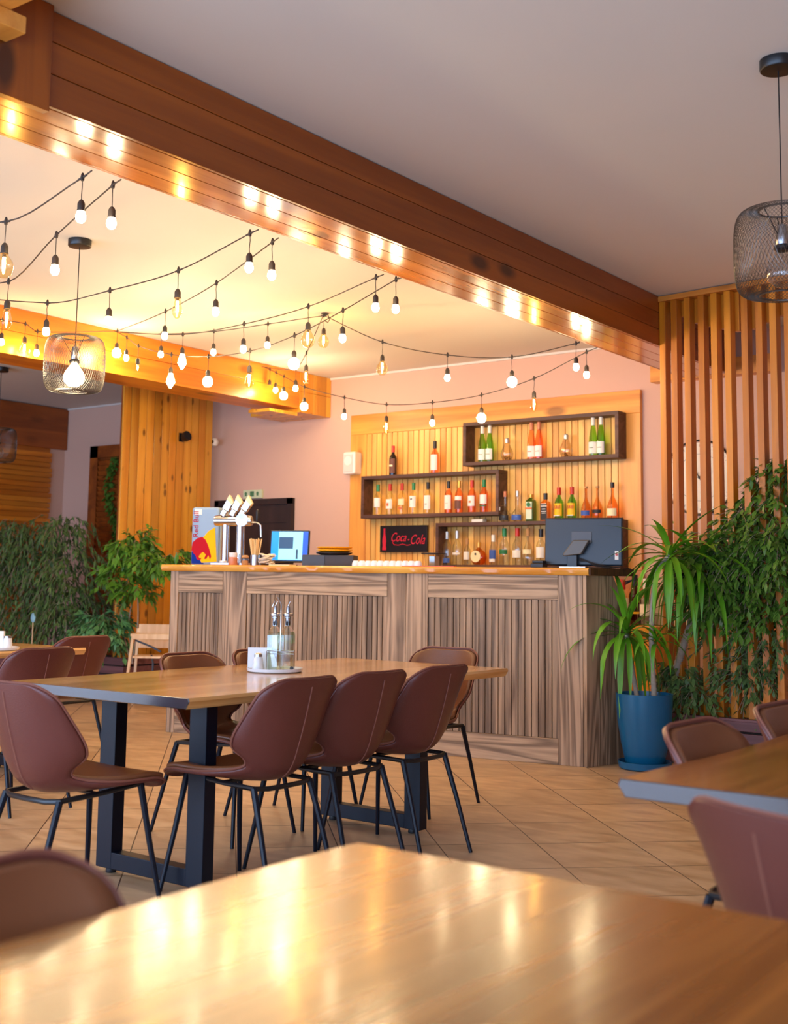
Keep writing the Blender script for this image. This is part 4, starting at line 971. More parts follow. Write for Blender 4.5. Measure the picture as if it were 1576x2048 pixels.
# right planter
pz = .32; PYF = 7.62
t = thing('planter_box', 'mauve-brown slatted wooden planter below the slat screen', 'planter', (0, 0, 0))
b = MB()
for k in range(4): b.box(-3.42, -1.3, PYF, PYF+.03, .01+k*.078, .01+k*.078+.064)
b.build('front_board', m_planter, t, bevel=.003)
b = MB()
for k in range(4): b.box(-3.45, -3.42, PYF, PYF+.42, .01+k*.078, .01+k*.078+.064)
b.build('end_board', m_planter, t, bevel=.003)
MB().box(-3.41, -1.3, PYF+.035, PYF+.42, .01, .29).build('soil', m_soil, t)
MB().box(-3.44, -1.3, PYF-.01, PYF+.045, .305, .322).build('rim_board', m_planter, t, bevel=.003)
# left planter
t = thing('planter_box', 'dark slatted planter box behind the white high chair', 'planter', (0, 0, 0))
LP0 = at_z(247, 1313, .43)
LX, LYY = LP0.x, LP0.y
b = MB()
for k in range(5): b.box(LX-2.0, LX, LYY, LYY+.02, .01+k*.084, .01+k*.084+.070)
b.build('front_board', m_planter, t, bevel=.003)
b = MB()
for k in range(5): b.box(LX-.02, LX, LYY+.021, 9.05, .01+k*.084, .01+k*.084+.070)
b.build('side_board', m_planter, t, bevel=.003)
b = MB(); b.box(LX-2.0, LX-.021, LYY+.021, LYY+.10, .01, .39); b.box(CX+.01, LX-.021, LYY+.101, 9.05, .01, .39); b.box(LX-2.0, CX-.27, LYY+.101, LYY+.45, .01, .39)
b.build('soil', m_soil, t)

# ---------------------------------------------------------------- plants
def leaf(b, p, d, L, W, droop=.3, fold=.15, seg=3):
    """one leaf: strip of quads along direction d starting at p"""
    d = d.normalized(); side = d.cross(Vector((0, 0, 1)))
    if side.length < .05: side = Vector((1, 0, 0))
    side.normalize(); side = (side*math.cos(random.uniform(-.7, .7)) + d.cross(side)*math.sin(random.uniform(-.7, .7))).normalized()
    nrm = side.cross(d)
    rows = []
    for i in range(seg+1):
        u = i/seg; w_ = W*.5*math.sin(PI*min(1, u*.92+.06))**.8 if u < 1 else .0008
        if i == 0: w_ = W*.08
        c = p + d*(L*u) + Vector((0, 0, -droop*L*u*u))
        rows.append([c - side*w_ + nrm*fold*w_, c, c + side*w_ + nrm*fold*w_])
    b.grid(rows)
def blade(b, p, az, el, L, W, droop):
    d = Vector((math.cos(az)*math.cos(el), math.sin(az)*math.cos(el), math.sin(el)))
    side = Vector((-math.sin(az), math.cos(az), 0)); rows = []
    n = 9; pos = Vector(p); e = el
    for i in range(n+1):
        u = i/n; w_ = W*.5*(.5+1.6*u if u < .3 else 1.0 if u < .55 else max(.02, (1-u)/.45))
        dd = Vector((math.cos(az)*math.cos(e), math.sin(az)*math.cos(e), math.sin(e)))
        up_ = side.cross(dd)
        rows.append([pos - side*w_ - up_*w_*.25, pos.copy(), pos + side*w_ - up_*w_*.25])
        pos = pos + dd*(L/n); e = max(-1.45, e - droop/n)
    b.grid(rows)
def yucca_crown(parent, p, n, L, W, seed, spread=(-.2, 1.35), droop=2.2):
    random.seed(seed); b = MB()
    for i in range(n):
        u = i/n; az = i*2.399+random.uniform(-.2, .2); el = spread[1] + (spread[0]-spread[1])*u + random.uniform(-.1, .1)
        blade(b, Vector(p)+Vector((0, 0, -.05*u)), az, el, L*random.uniform(.75, 1.05), W*random.uniform(.8, 1.1), droop*random.uniform(.7, 1.25)*(.35+.65*u))
    return b.build('leaf_crown', m_yucca, parent, smooth=True)
def cane(parent, pts, r, r1=None):
    b = MB(); P = hang_path(pts); b.tube(P, r, 10, r1=r1 or r)
    L = len(P)
    for i in range(1, L*2-1):
        u = i/(L*2); k = u*(L-1); j = int(k); q = P[j].lerp(P[min(j+1, L-1)], k-j); rr = r + ((r1 or r)-r)*u
        q2 = P[min(j+1, L-1)]; dd = (q2-P[max(j-1, 0)]).normalized()
        b.tube([q-dd*.004, q+dd*.004], rr*1.14, 10)
    return b.build('cane', m_cane, parent, smooth=True)
# potted yucca in the blue pot
PP = Vector((-3.355, 7.27, 0))
t = thing('plant_pot', 'large blue plastic plant pot on a saucer beside the right end of the bar', 'plant pot', PP)
MB().lathe([(0, .03), (.118, .03), (.122, .035), (.15, .16), (.172, .30), (.180, .42), (.182, .475), (.172, .475), (.168, .43), (0, .43)], 36).build('pot', m_pot, t, smooth=True)
MB().lathe([(0, 0), (.15, 0), (.165, .01), (.172, .05), (.166, .05), (.156, .02), (0, .02)], 36).build('saucer', m_pot, t, smooth=True)
MB().lathe([(0, .431), (.167, .431), (0, .44)], 24).build('soil', m_soil, t, smooth=True)
t = thing('yucca_plant', 'bright green yucca with drooping strap leaves growing in the blue pot', 'plant', PP+Vector((0, 0, .44)))
q1 = at_pl(1253, 1262, PP+Vector((-.06, 0, 0)), Vector((0, 1, 0)))-PP-Vector((0, 0, .44))
cane(t, [(-.05, 0, 0), (q1.x, q1.y, q1.z-.02)], .016, .014)
yucca_crown(t, (q1.x, q1.y, q1.z), 38, .56, .040, 4, spread=(-.5, 1.35), droop=3.2)
qb = PP + Vector((.05, .02, .44))
q2 = at_pl(1303, 1270, qb, Vector((0, 1, 0)))-PP-Vector((0, 0, .44)); q3 = at_pl(1313, 1150, qb, Vector((0, 1, 0)))-PP-Vector((0, 0, .44)); q4 = at_pl(1340, 1108, qb, Vector((0, 1, 0)))-PP-Vector((0, 0, .44))
cane(t, [(.06, .02, 0), tuple(q2), tuple(q3), tuple(q4)], .018, .014)
yucca_crown(t, tuple(q2+Vector((.03, 0, -.02))), 12, .36, .035, 9, spread=(.0, 1.0), droop=3.2)
yucca_crown(t, tuple(q4), 34, .56, .045, 12, spread=(-.6, .95), droop=2.8)
# yucca in the planter
YP = PYF+.13
t = thing('yucca_plant', 'tall bent-caned yucca with long arching leaves in the planter by the screen', 'plant', (0, 0, 0))
c1, c2, c3, c4 = at_y(1338, 1400, YP), at_y(1356, 1328, YP), at_y(1390, 1215, YP-.02), at_y(1398, 1132, YP-.05)
cane(t, [Vector((c1.x, YP, .28)), c2, c3, c4], .03, .018)
yucca_crown(t, c4, 60, .64, .05, 21, spread=(-.8, 1.0), droop=2.7)
def bush(name, label, base, trunks, blobs, nleaf, L, W, mleaf, seed, droopy=.6, loc=None, twig=True, seg=2, cat='plant'):
    """trunks: lists of points; blobs: (centre, rx, ry, rz, weight)"""
    random.seed(seed)
    t = thing(name, label, cat, base)
    B0 = Vector(base)
    b = MB()
    for pts, r, r1 in trunks: b.tube([Vector(p)-B0 for p in hang_path(pts)], r, 7, r1=r1)
    b.build('trunk', m_bark, t, smooth=True)
    lv = MB(); tw = MB(); tot = sum(x[4] for x in blobs)
    for c, rx, ry, rz, wt in blobs:
        n = int(nleaf*wt/tot); c = Vector(c)-B0
        for i in range(max(1, n//9)):
            # a twig with several leaves
            while True:
                u = Vector((random.uniform(-1, 1), random.uniform(-1, 1), random.uniform(-1, 1)))
                if u.length < 1: break
            p = c + Vector((u.x*rx, u.y*ry, u.z*rz))
            d = Vector((u.x+random.uniform(-.5, .5), u.y+random.uniform(-.5, .5), random.uniform(-.6, .5))).normalized()
            ln = random.uniform(.08, .2)
            pts = [p + d*(ln*k/3) + Vector((0, 0, -droopy*ln*(k/3)**2)) for k in range(4)]
            if twig: tw.tube(pts, .0016, 3)
            for j in range(9):
                k = random.uniform(0, 3); q = pts[int(k)].lerp(pts[min(3, int(k)+1)], k-int(k))
                dd = (d + Vector((random.uniform(-1, 1), random.uniform(-1, 1), random.uniform(-1, .4)-droopy*.5))).normalized()
                leaf(lv, q, dd, L*random.uniform(.6, 1.15), W*random.uniform(.7, 1.15), droop=.25, seg=seg)
    if twig: tw.build('twigs', m_bark, t)
    lv.build('foliage', mleaf, t, smooth=True)
    return t
def yb_(x, y, Y): return at_y(x, y, Y)
YQ = PYF+.18
b0 = Vector((at_y(1462, 1410, YQ).x, YQ, .285))
bush('fig_plant', 'big dense green fig tree filling the right side in front of the screen', b0,
     [([b0, at_y(1460, 1350, YQ), at_y(1466, 1200, YQ), at_y(1500, 1050, YQ)], .018, .008), ([b0+Vector((-.02, 0, 0)), at_y(1440, 1300, YQ-.02), at_y(1400, 1190, YQ-.05)], .008, .004), ([b0+Vector((.02, 0, 0)), at_y(1490, 1300, YQ), at_y(1560, 1060, YQ), at_y(1570, 950, YQ)], .01, .004)],
     [(at_y(1440, 1150, YQ-.08), .24, .16, .24, 3.2), (at_y(1505, 1090, YQ-.08), .24, .18, .27, 4), (at_y(1570, 1080, YQ-.1), .26, .2, .3, 4), (at_y(1500, 1200, YQ-.05), .25, .16, .2, 2.4), (at_y(1585, 1200, YQ), .25, .2, .25, 3),
      (at_y(1545, 990, YQ), .15, .1, .15, .9), (at_y(1590, 960, YQ), .2, .1, .2, 1.2), (at_y(1410, 1110, YQ-.12), .14, .1, .16, 1.4), (at_y(1420, 1200, YQ-.12), .13, .1, .14, 1.2)],
     11000, .062, .03, m_leaf, 31)
b0 = Vector((at_y(1500, 1412, YQ-.02).x, YQ-.04, .285))
bush('fig_plant', 'low bushy fig under the big fig tree, right of its trunk', b0,
     [([b0, at_y(1505, 1370, YQ), at_y(1510, 1320, YQ)], .006, .003)],
     [(at_y(1505, 1340, YQ-.03), .17, .11, .13, 3), (at_y(1545, 1290, YQ), .2, .12, .16, 2.5), (at_y(1450, 1290, YQ), .13, .08, .07, .5)], 2600, .05, .022, m_leaf2, 33)
b0 = Vector((at_y(1372, 1405, YQ-.04).x, YQ-.06, .285))
bush('fig_plant', 'low drooping fig with dark leaves spilling over the left end of the planter', b0,
     [([b0, at_y(1372, 1370, YQ), at_y(1365, 1340, YQ)], .006, .003)],
     [(at_y(1362, 1350, YQ-.04), .12, .1, .11, 2.2), (at_y(1392, 1392, YQ-.1), .12, .09, .06, 1.4)], 900, .07, .03, m_leaf2, 35, droopy=.9)
b0 = Vector((at_y(1590, 1410, YQ).x, YQ, .285))
bush('climbing_plant', 'sparse leafy shoot climbing the slat screen near the right edge', b0,
     [([b0, at_y(1560, 1200, YQ+.0), at_y(1530, 1000, YQ-.02), at_y(1545, 950, YQ-.02)], .006, .003)],
     [(at_y(1525, 985, YQ-.05), .07, .05, .09, .8), (at_y(1560, 940, YQ-.05), .13, .06, .07, 1.2), (at_y(1482, 1020, YQ-.05), .05, .04, .05, .3)], 430, .07, .036, m_leaf, 37)
# left plants
LY = LP0.y+.12
b0 = Vector((at_y(92, 1290, LY).x, LY, .37))
bl = []
random.seed(2)
for x, y, rx, rz, wt in ((60, 1110, .5, .3, 4), (130, 1150, .45, .42, 5), (20, 1180, .45, .4, 4), (100, 1230, .5, .3, 4), (155, 1215, .22, .28, 1.6), (130, 1050, .28, .14, 1.4), (0, 1090, .3, .3, 2.0), (40, 1060, .35, .15, 1.5)):
    bl.append((at_y(x, y, LY), rx, .28, rz, wt))
bush('weeping_fig', 'huge dark weeping fig with drooping foliage at the left edge', b0,
     [([b0, at_y(92, 1250, LY), at_y(92, 1120, LY)], .022, .01), ([b0+Vector((.05, 0, 0)), at_y(80, 1240, LY), at_y(50, 1120, LY)], .014, .006), ([b0+Vector((.1, .02, 0)), at_y(112, 1240, LY), at_y(140, 1120, LY)], .012, .006)],
     bl, 9000, .075, .022, m_leaf2, 41, droopy=1.2)
SY = LY-.10
b0 = Vector((at_y(262, 1300, SY).x, SY, .37))
bush('schefflera_plant', 'variegated umbrella plant on thin stems in front of the pine column', b0,
     [([b0, at_y(243, 1230, SY), at_y(262, 1130, SY)], .009, .005), ([b0+Vector((.03, 0, 0)), at_y(258, 1240, SY), at_y(280, 1150, SY)], .008, .004), ([b0+Vector((.02, 0, 0)), at_y(276, 1240, SY), at_y(272, 1120, SY), at_y(270, 1080, SY)], .009, .004)],
     [(at_y(265, 1095, SY-.05), .22, .16, .13, 3), (at_y(245, 1140, SY-.05), .2, .16, .15, 2.5), (at_y(310, 1120, SY-.05), .25, .16, .1, 2.2), (at_y(350, 1110, SY-.02), .1, .08, .06, .5), (at_y(270, 1175, SY-.05), .18, .12, .1, 1.2), (at_y(265, 1068, SY), .06, .06, .05, .3)],
     1500, .10, .042, m_leaf3, 43, droopy=.4)
b0 = Vector((at_y(200, 1300, SY).x, SY-.02, .37))
bush('variegated_plant', 'low variegated leafy plant catching blue light behind the left chairs', b0,
     [([b0, at_y(202, 1260, SY), at_y(205, 1230, SY)], .006, .003)],
     [(at_y(190, 1245, SY-.1), .22, .1, .09, 2), (at_y(218, 1275, SY-.1), .14, .1, .12, 1.5), (at_y(225, 1230, SY-.1), .1, .08, .1, .8)],
     800, .09, .045, mat('pale_leaf', srgb(90, 140, 84), .3, noise=.6, nscale=25), 45)
gp = at_y(66, 1242, LY-.35)
t = thing('plant_marker', 'pale blue oval marker on a thin stick at the foot of the weeping fig', 'marker', (gp.x, gp.y, .0))
MB().tube([(0, 0, .38), (0, 0, gp.z)], .006, 5).build('stick', m_white_wood, t)
MB().lathe([(0, -.05), (.025, -.035), (.036, 0), (.025, .04), (0, .05)], 14, Matrix.Scale(.4, 4, (0, 1, 0))).build('marker_head', mat('pale_blue_marker', srgb(150, 196, 206), .5), t, smooth=True, loc=(0, 0, gp.z+.03))
# ivy on the louvred door
random.seed(8); b = MB()
ivx = at_y(241, 1000, YB).x
for i in range(260):
    z = random.uniform(1.5, 2.55); x = ivx+.1*math.sin(z*5)+random.uniform(-.07, .07)
    leaf(b, Vector((x, YB-.09, z)), Vector((random.uniform(-1, 1), -.5, random.uniform(-1, .2))), .06, .045, seg=2)
tag(b.build('ivy_garland', m_leaf, smooth=True), 'green ivy garland hanging on the louvred door', 'garland')

# ---------------------------------------------------------------- high chair
HP = Vector((-8.37, 7.63, 0))
t = thing('high_chair', 'pale wooden child high chair with black straps left of the bar', 'high chair', HP, .64)
for s in (-1, 1):
    MB().tube([(s*.22, -.20, 0), (s*.175, -.10, .655)], .017, 4).build('leg', m_white_wood, t)
    MB().tube([(s*.22, .20, 0), (s*.175, .12, .70)], .017, 4).build('leg', m_white_wood, t)
    MB().box(s*.18-.018, s*.18+.018, -.12, .14, .635, .66).build('armrest', m_white_wood, t, bevel=.004)
MB().box(-.18, .18, -.125, -.09, .61, .66).build('front_rail', m_white_wood, t, bevel=.004)
MB().box(-.17, .17, -.13, .14, .44, .46).build('seat', m_white_wood, t, bevel=.004)
MB().box(-.19, .19, -.165, -.135, .27, .30).build('foot_rail', m_white_wood, t, bevel=.004)
MB().box(-.17, .17, .11, .13, .52, .74).build('backrest', m_white_wood, t, bevel=.004)
b = MB(); b.tube([(-.16, -.07, .60), (.0, -.08, .54), (.08, -.09, .50)], .011, 4); b.tube([(.0, -.11, .47), (.02, -.13, .40), (.02, -.14, .24)], .011, 4)
b.build('strap', m_blackp, t)

# ---------------------------------------------------------------- tables
def slab_top(name, m_, x0, x1, y0, y1, z, th, parent, seed, edge=None, amp=.012):
    """live edge on the long (x) sides"""
    random.seed(seed); n = 40
    ph = random.uniform(0, 6)
    def w(y, s): return amp*math.sin(y*2.3+ph*s)+amp*.5*math.sin(y*6.1+s*2+ph)
    L = [(x0+w(y0+(y1-y0)*i/n, 1), y0+(y1-y0)*i/n) for i in range(n+1)]
    R = [(x1+w(y0+(y1-y0)*i/n, 2), y0+(y1-y0)*i/n) for i in range(n+1)]
    b = MB()
    def row(side, zz, off): return [Vector((x+off, y, zz)) for x, y in side]
    rows = [row(L, z, 0), row(L, z-th*.3, -.006), row(L, z-th, .012), row(R, z-th, -.012), row(R, z-th*.3, .006), row(R, z, 0)]
    rows.append(rows[0]); b.grid(rows)
    o = b.build(name, m_, parent, smooth=True, angle=35)
    for i, dy in ((0, -.004), (n, .004)):
        e = MB(); q = [r[i] for r in rows[:-1]]; q2 = [p+Vector((0, dy, 0)) + Vector((.003 if p.x < 0 else -.003, 0, -.002 if p.z > z-.02 else .003)) for p in q]
        e.grid([q+[q[0]], q2+[q2[0]]]); e.add(q2, [(0, 1, 2, 3, 4, 5)]); e.build('tabletop_end', m_edge, parent, smooth=False)
    return o
def table(name_label, x0, x1, y0, y1, seed, m_, legy, lx0, lx1, z=.745, th=.04):
    t = thing('dining_table', name_label, 'table', ((x0+x1)/2, (y0+y1)/2, 0)); c = Vector(((x0+x1)/2, (y0+y1)/2, 0))
    slab_top('tabletop', m_, x0-c.x, x1-c.x, y0-c.y, y1-c.y, z, th, t, seed)
    for ly in legy:
        b = MB(); r = .045
        y_ = ly-c.y; a, d = lx0-c.x, lx1-c.x
        b.box(a, a+r*2, y_-.03, y_+.03, .02, z-th-.004); b.box(d-r*2, d, y_-.03, y_+.03, .02, z-th-.004)
        b.box(a+r*2-.001, d-r*2+.001, y_-.0298, y_+.0298, .0205, .085)
        b.build('leg_frame', m_tableleg, t, bevel=.003)
        b = MB()
        for q in (a+.06, d-.06): b.lathe([(.02, 0), (.022, .004), (.02, .02)], 12, Matrix.Translation((q, y_, 0)))
        b.build('foot', m_blackp, t, smooth=True)
    return t
table('long wooden dining table with six chairs around it in the middle of the room', -4.19, -3.145, 3.045, 5.22, 5, m_top, (3.30, 4.70), -3.885, -3.285)
table('glossy wooden table across the bottom foreground', -1.222, .15, -.6, 1.585, 9, m_top2, (-.3, 1.3), -.95, -.1)
table('wooden table at the right edge beside the blue pot', -1.19, .1, 2.475, 4.3, 13, m_top2, (2.8, 4.0), -.95, -.2, th=.04)
table('wooden table at the left edge in front of the plants', -6.85, -5.82, 3.80, 4.75, 17, m_top, (3.95, 4.6), -6.6, -6.05)

# ---------------------------------------------------------------- chairs
_K = [(-.298, .808, .205, .030), (-.288, .76, .208, .050), (-.270, .69, .216, .075), (-.250, .62, .224, .098), (-.230, .56, .226, .112), (-.212, .51, .208, .112), (-.186, .468, .175, .085),
      (-.145, .440, .156, .058), (-.09, .430, .170, .046), (-.03, .429, .200, .038), (.04, .434, .224, .028), (.11, .443, .232, .018), (.17, .450, .230, .010), (.215, .448, .222, .005), (.248, .436, .212, .002), (.262, .415, .200, 0)]
def _cr(K, m=3):
    out = []; P = [K[0]] + K + [K[-1]]
    for i in range(1, len(P)-2):
        for k in range(m):
            u = k/m; a, b_, c, d = P[i-1], P[i], P[i+1], P[i+2]
            out.append(tuple(.5*((2*b_[q]) + (-a[q]+c[q])*u + (2*a[q]-5*b_[q]+4*c[q]-d[q])*u*u + (-a[q]+3*b_[q]-3*c[q]+d[q])*u**3) for q in range(4)))
    out.append(K[-1]); return out
# denser rows at both rounded ends
_P = _cr(_K); _a = _P[0]; _b = _P[1]
_P = [tuple(_a[q]+(_b[q]-_a[q])*t_ for q in range(4)) for t_ in (0, .12, .35, .65)] + _P[1:]
PATH = [(p[0], p[1]) for p in _P]; CV = [p[3] for p in _P]
_S = [0.0]
for _p, _q in zip(PATH, PATH[1:]): _S.append(_S[-1]+math.hypot(_q[0]-_p[0], _q[1]-_p[1]))
def _round(d, R_, lo): return 1 if d >= R_ else lo+(1-lo)*(1-(1-d/R_)**2.4)**(1/2.0)
HW = [p[2]*_round(s_, .085, .50)*_round(_S[-1]-s_, .055, .62) for p, s_ in zip(_P, _S)]
def shell_rows(off, inset=0.0, nu=14):
    rows = []; n = len(PATH)
    for i in range(n):
        p0 = Vector((0,)+PATH[max(i-1, 0)]); p1 = Vector((0,)+PATH[min(i+1, n-1)]); tg = (p1-p0).normalized()
        nr = Vector((0, -tg.z, tg.y))            # towards the sitter
        if nr.z < 0 and nr.y < 0: nr = -nr
        c = Vector((0,)+PATH[i]); w_ = HW[i]-inset; r = []
        d = _S[i]; L = _S[-1]
        c = c + tg*inset*max(0, 1-d/.05) - tg*inset*max(0, 1-(L-d)/.05)
        for j in range(nu+1):
            u = -1+2*j/nu
            r.append(c + Vector((w_*u, 0, 0)) + nr*(abs(u*w_/max(.12, _P[i][2]))**2.4*CV[i]+off))
        rows.append(r)
    return rows
def closed_shell(a, b_):
    mb = MB(); n = len(a[0]); mb.grid(a); mb.grid([r[::-1] for r in b_])
    k = len(a)
    mb.grid([a[0], b_[0]]); mb.grid([a[-1], b_[-1]])
    mb.grid([[r[0] for r in a], [r[0] for r in b_]]); mb.grid([[r[-1] for r in a], [r[-1] for r in b_]])
    return mb
def weld(o):
    bm = bmesh.new(); bm.from_mesh(o.data); bmesh.ops.remove_doubles(bm, verts=bm.verts, dist=.0002); bmesh.ops.recalc_face_normals(bm, faces=bm.faces); bm.to_mesh(o.data); bm.free()
def make_chair():
    t = thing('dining_chair', '', 'chair')
    o = closed_shell(shell_rows(-.010), shell_rows(.004)).build('shell', m_leather, t, smooth=True, angle=80); weld(o)
    o = closed_shell(shell_rows(.0045, .006), shell_rows(.024, .014)).build('cushion', m_leather_in, t, smooth=True, angle=80); weld(o)
    R = shell_rows(.003, -.0015)
    loop = [p for p in R[0]] + [r[-1] for r in R[1:]] + R[-1][::-1][1:] + [r[0] for r in R[::-1][1:-1]]
    MB().tube(loop, .0045, 6, closed=True).build('piping', m_thread, t, smooth=True)
    R = shell_rows(-.0105)
    b = MB(); b.tube([r[7] for r in R[5:24]], .0032, 5); b.build('back_seam', m_thread, t, smooth=True)
    # frame
    fz = .414
    ring = [(-.155, -.165, fz), (-.10, -.185, fz-.004), (0, -.19, fz-.004), (.10, -.185, fz-.004), (.155, -.165, fz), (.15, .0, fz+.005), (.145, .19, fz+.018), (0, .20, fz+.018), (-.145, .19, fz+.018), (-.15, .0, fz+.005)]
    b = MB(); b.tube(ring, .0095, 8, closed=True); b.tube([(-.15, 0, fz+.005), (.15, 0, fz+.005)], .008, 6); b.build('seat_frame', m_black, t, smooth=True)
    for s_ in (-1, 1):
        MB().tube([(s_*.155, -.165, fz), (s_*.168, -.225, fz*.55), (s_*.182, -.292, 0)], .0125, 8, r1=.0085).build('leg', m_tableleg, t, smooth=True)
        MB().tube([(s_*.145, .19, fz+.018), (s_*.175, .215, fz*.55), (s_*.215, .245, 0)], .0125, 8, r1=.0085).build('leg', m_tableleg, t, smooth=True)
    return t
# (frame-rear centre x, y, facing azimuth in degrees clockwise from +y, label, group)
CH = [
 (-3.04, 3.43, -90, 'brown leather chair at the long table, nearest in the near-side row'),
 (-3.04, 3.88, -88, 'brown leather chair at the long table, second in the row on the near side'),
 (-3.04, 4.35, -90, 'brown leather chair at the long table, third in the row on the near side'),
 (-3.70, 5.42, 178, 'brown leather chair at the far head of the long table'),
 (-3.51, 2.665, 2, 'brown leather chair at the left, pulled out from the near head of the long table'),
 (-4.165, 4.11, 88, 'brown leather chair on the far side of the long table, left of the oil bottles'),
 (-4.165, 4.60, 90, 'brown leather chair mostly hidden behind the napkin holder on the long table'),
 (-5.15, 3.87, -90, 'brown leather chair at the left table, nearer of its two reddish chairs'),
 (-5.97, 4.80, -90, 'salmon lit leather chair at the left table, the farther one by the plants'),
 (-1.205, .91, 84, 'blurred brown leather chair in the bottom left corner at the foreground table'),
 (-.65, 2.06, 24, 'large brown leather chair at the right edge turned away, touching the blue table edge'),
 (-1.17, 3.07, 92, 'dark leather chair on the far side of the right table, next to the blue pot'),
 (-1.17, 3.72, 92, 'dark leather chair on the far side of the right table, cut by the right edge'),
]
first = None
for x, y, az, lb in CH:
    a = math.radians(az); f = Vector((math.sin(a), math.cos(a), 0)); c = Vector((x, y, 0)) + f*.165
    if first is None:
        first = make_chair(); first.location = c; first.rotation_euler.z = -a; first['label'] = lb; first['group'] = 'brown leather dining chairs'
    else: dup(first, c, -a, lb, 'brown leather dining chairs')

# ---------------------------------------------------------------- table sets
def cruet(t, x, y):
    b = MB()
    w_ = .026; prof = [(0, .004), (w_*1.35, .004), (w_*1.41, .01), (w_*1.41, .155), (w_*1.25, .172), (w_*.8, .188), (.013, .2), (.012, .235), (.015, .238), (.015, .243)]
    b.lathe(prof, 4, Matrix.Translation((x, y, 0)) @ Matrix.Rotation(PI/4+.3, 4, 'Z'))
    return b
TR = at_z(546, 1345, .745)
TR = Vector((-3.775, 4.19, .7455))
t = thing('serving_tray', 'round white tray on the long table carrying the napkins and oil bottles', 'tray', TR)
MB().lathe([(0, 0), (.12, 0), (.128, .005), (.13, .018), (.126, .018), (.122, .008), (0, .007)], 40).build('dish', m_ceramic, t, smooth=True)
rr = Vector((math.cos(-.64), math.sin(-.64), 0)); ff = Vector((-rr.y, rr.x, 0))   # right / away as seen from the camera
rr = Vector((.799, .602, 0)); ff = Vector((-.602, .799, 0))
def tp(r, f, z=.008): return TR + rr*r + ff*f + Vector((0, 0, z))
for k, (r, f, lb) in enumerate(((-.003, -.01, 'square glass oil bottle with steel pourer, left one on the tray'), (.055, .0, 'square glass vinegar bottle with steel pourer, right one on the tray'))):
    t = thing('oil_bottle', lb, 'bottle', tp(r+.0, f), .3, 'oil and vinegar bottles on the tray')
    prof = [(0, .002), (.036, .002), (.0385, .01), (.0385, .16), (.034, .176), (.022, .192), (.0135, .2), (.0125, .235), (.016, .237), (.016, .245)]
    b = MB(); b.lathe(prof, 4, Matrix.Rotation(PI/4, 4, 'Z')); b.build('glass_body', m_cruet, t, bevel=.004)
    MB().lathe([(0, .006), (.033, .006), (.033, .17 if k == 0 else .14), (0, .171 if k == 0 else .141)], 4, Matrix.Rotation(PI/4, 4, 'Z')).build('liquid', m_oil, t, bevel=.003)
    MB().lathe([(.011, .22), (.0125, .245), (.024, .25), (.024, .258), (.01, .262), (.009, .285), (.005, .295)], 14).build('pourer', m_steel, t, smooth=True)
    MB().tube([(0, 0, .29), (.004, 0, .30), (.012, 0, .315)], .0035, 6).build('spout', m_chrome, t, smooth=True)
    MB().lathe([(.010, .205), (.0115, .21), (.0115, .236)], 10).build('stopper', m_blackp, t, smooth=True)
t = thing('cruet_rack', 'chrome wire rack around the two oil bottles on the tray', 'rack', tp(.026, -.005), math.atan2(rr.y, rr.x))
b = MB()
for z in (.075, .088):
    b.tube([(-.062, -.036, z), (.062, -.036, z), (.062, .036, z), (-.062, .036, z)], .0014, 5, closed=True)
for x, y in ((-.062, -.036), (.062, -.036), (.062, .036), (-.062, .036), (0, -.036)): b.tube([(x, y, 0), (x, y, .088)], .0014, 5)
b.build('wire_basket', m_chrome, t)
MB().tube([(0, -.036, .088), (.0, -.036, .26), (.0, -.03, .30), (-.02, -.01, .335), (-.034, 0, .315), (-.045, 0, .29)], .0022, 6).build('carrying_handle', m_chrome, t, smooth=True)
MB().lathe([(0, 0), (.009, 0), (.009, .004), (0, .004)], 12, Matrix.Rotation(PI/2, 4, 'X')).build('round_foot', m_blackp, t, loc=(.055, -.04, .012))
t = thing('salt_shaker', 'white ceramic shaker with a steel cap at the front of the tray', 'shaker', tp(-.072, -.06))
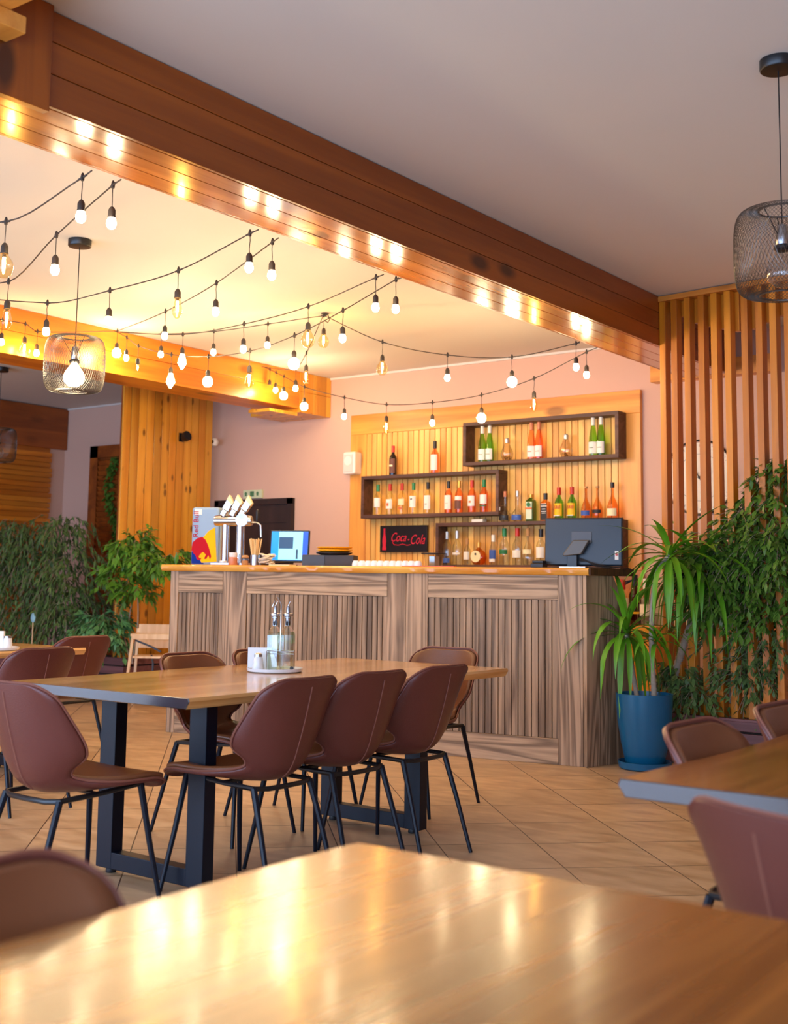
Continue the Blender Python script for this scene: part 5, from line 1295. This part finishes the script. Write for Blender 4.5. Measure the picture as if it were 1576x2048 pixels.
MB().lathe([(0, 0), (.027, 0), (.029, .005), (.021, .055), (.018, .064)], 20).build('body', m_ceramic, t, smooth=True)
MB().lathe([(.0185, .063), (.0185, .074), (.012, .080), (0, .081)], 20).build('cap', m_steel, t, smooth=True)
t = thing('napkin_holder', 'white napkin holder on the left of the tray', 'napkin holder', tp(-.055, .03), math.atan2(rr.y, rr.x)+.1)
pr = [(-.05, 0), (.05, 0), (.05, .03), (.035, .07), (.0, .088), (-.03, .075), (-.05, .03)]
for y in (-.024, .020): MB().prism(pr, 0, .004, Matrix.Translation((.01, y+.004, 0)) @ Matrix.Rotation(PI/2, 4, 'X')).build('side_plate', m_ceramic, t, bevel=.001)
MB().box(-.04, .06, -.02, .02, 0, .006).build('base', m_ceramic, t)
t2 = thing('napkin', 'folded white paper napkins upright in the holder on the long table', 'napkin', tp(-.075, .03, .014), math.atan2(rr.y, rr.x)+.1)
b = MB()
for k in range(9): b.box(-.055+k*.0012, .055, -.016+k*.0036, -.0135+k*.0036, 0, .095-.001*k)
o = b.build('napkin_stack', m_napkin, t2); o['kind'] = 'stuff'
# left table set
TL = Vector((-5.53, 4.06, .7455))
TL = at_z(-8, 1300, .7455)
t = thing('serving_tray', 'round white tray on the left table cut by the picture edge', 'tray', TL)
MB().lathe([(0, 0), (.12, 0), (.128, .005), (.13, .018), (.126, .018), (.122, .008), (0, .007)], 40).build('dish', m_ceramic, t, smooth=True)
t = thing('salt_shaker', 'white shaker with a steel cap on the left table tray', 'shaker', TL+rr*.065+Vector((0, 0, .008)))
MB().lathe([(0, 0), (.024, 0), (.026, .005), (.024, .05), (.022, .062)], 20).build('body', m_ceramic, t, smooth=True)
MB().lathe([(.0225, .061), (.0225, .072), (0, .076)], 20).build('cap', m_steel, t, smooth=True)
t = thing('napkin', 'white paper napkin standing at the left edge on the left table', 'napkin', TL+rr*.015+Vector((0, 0, .008)), .5)
MB().box(-.04, .03, -.01, .01, 0, .1).build('napkin_stack', m_napkin, t)
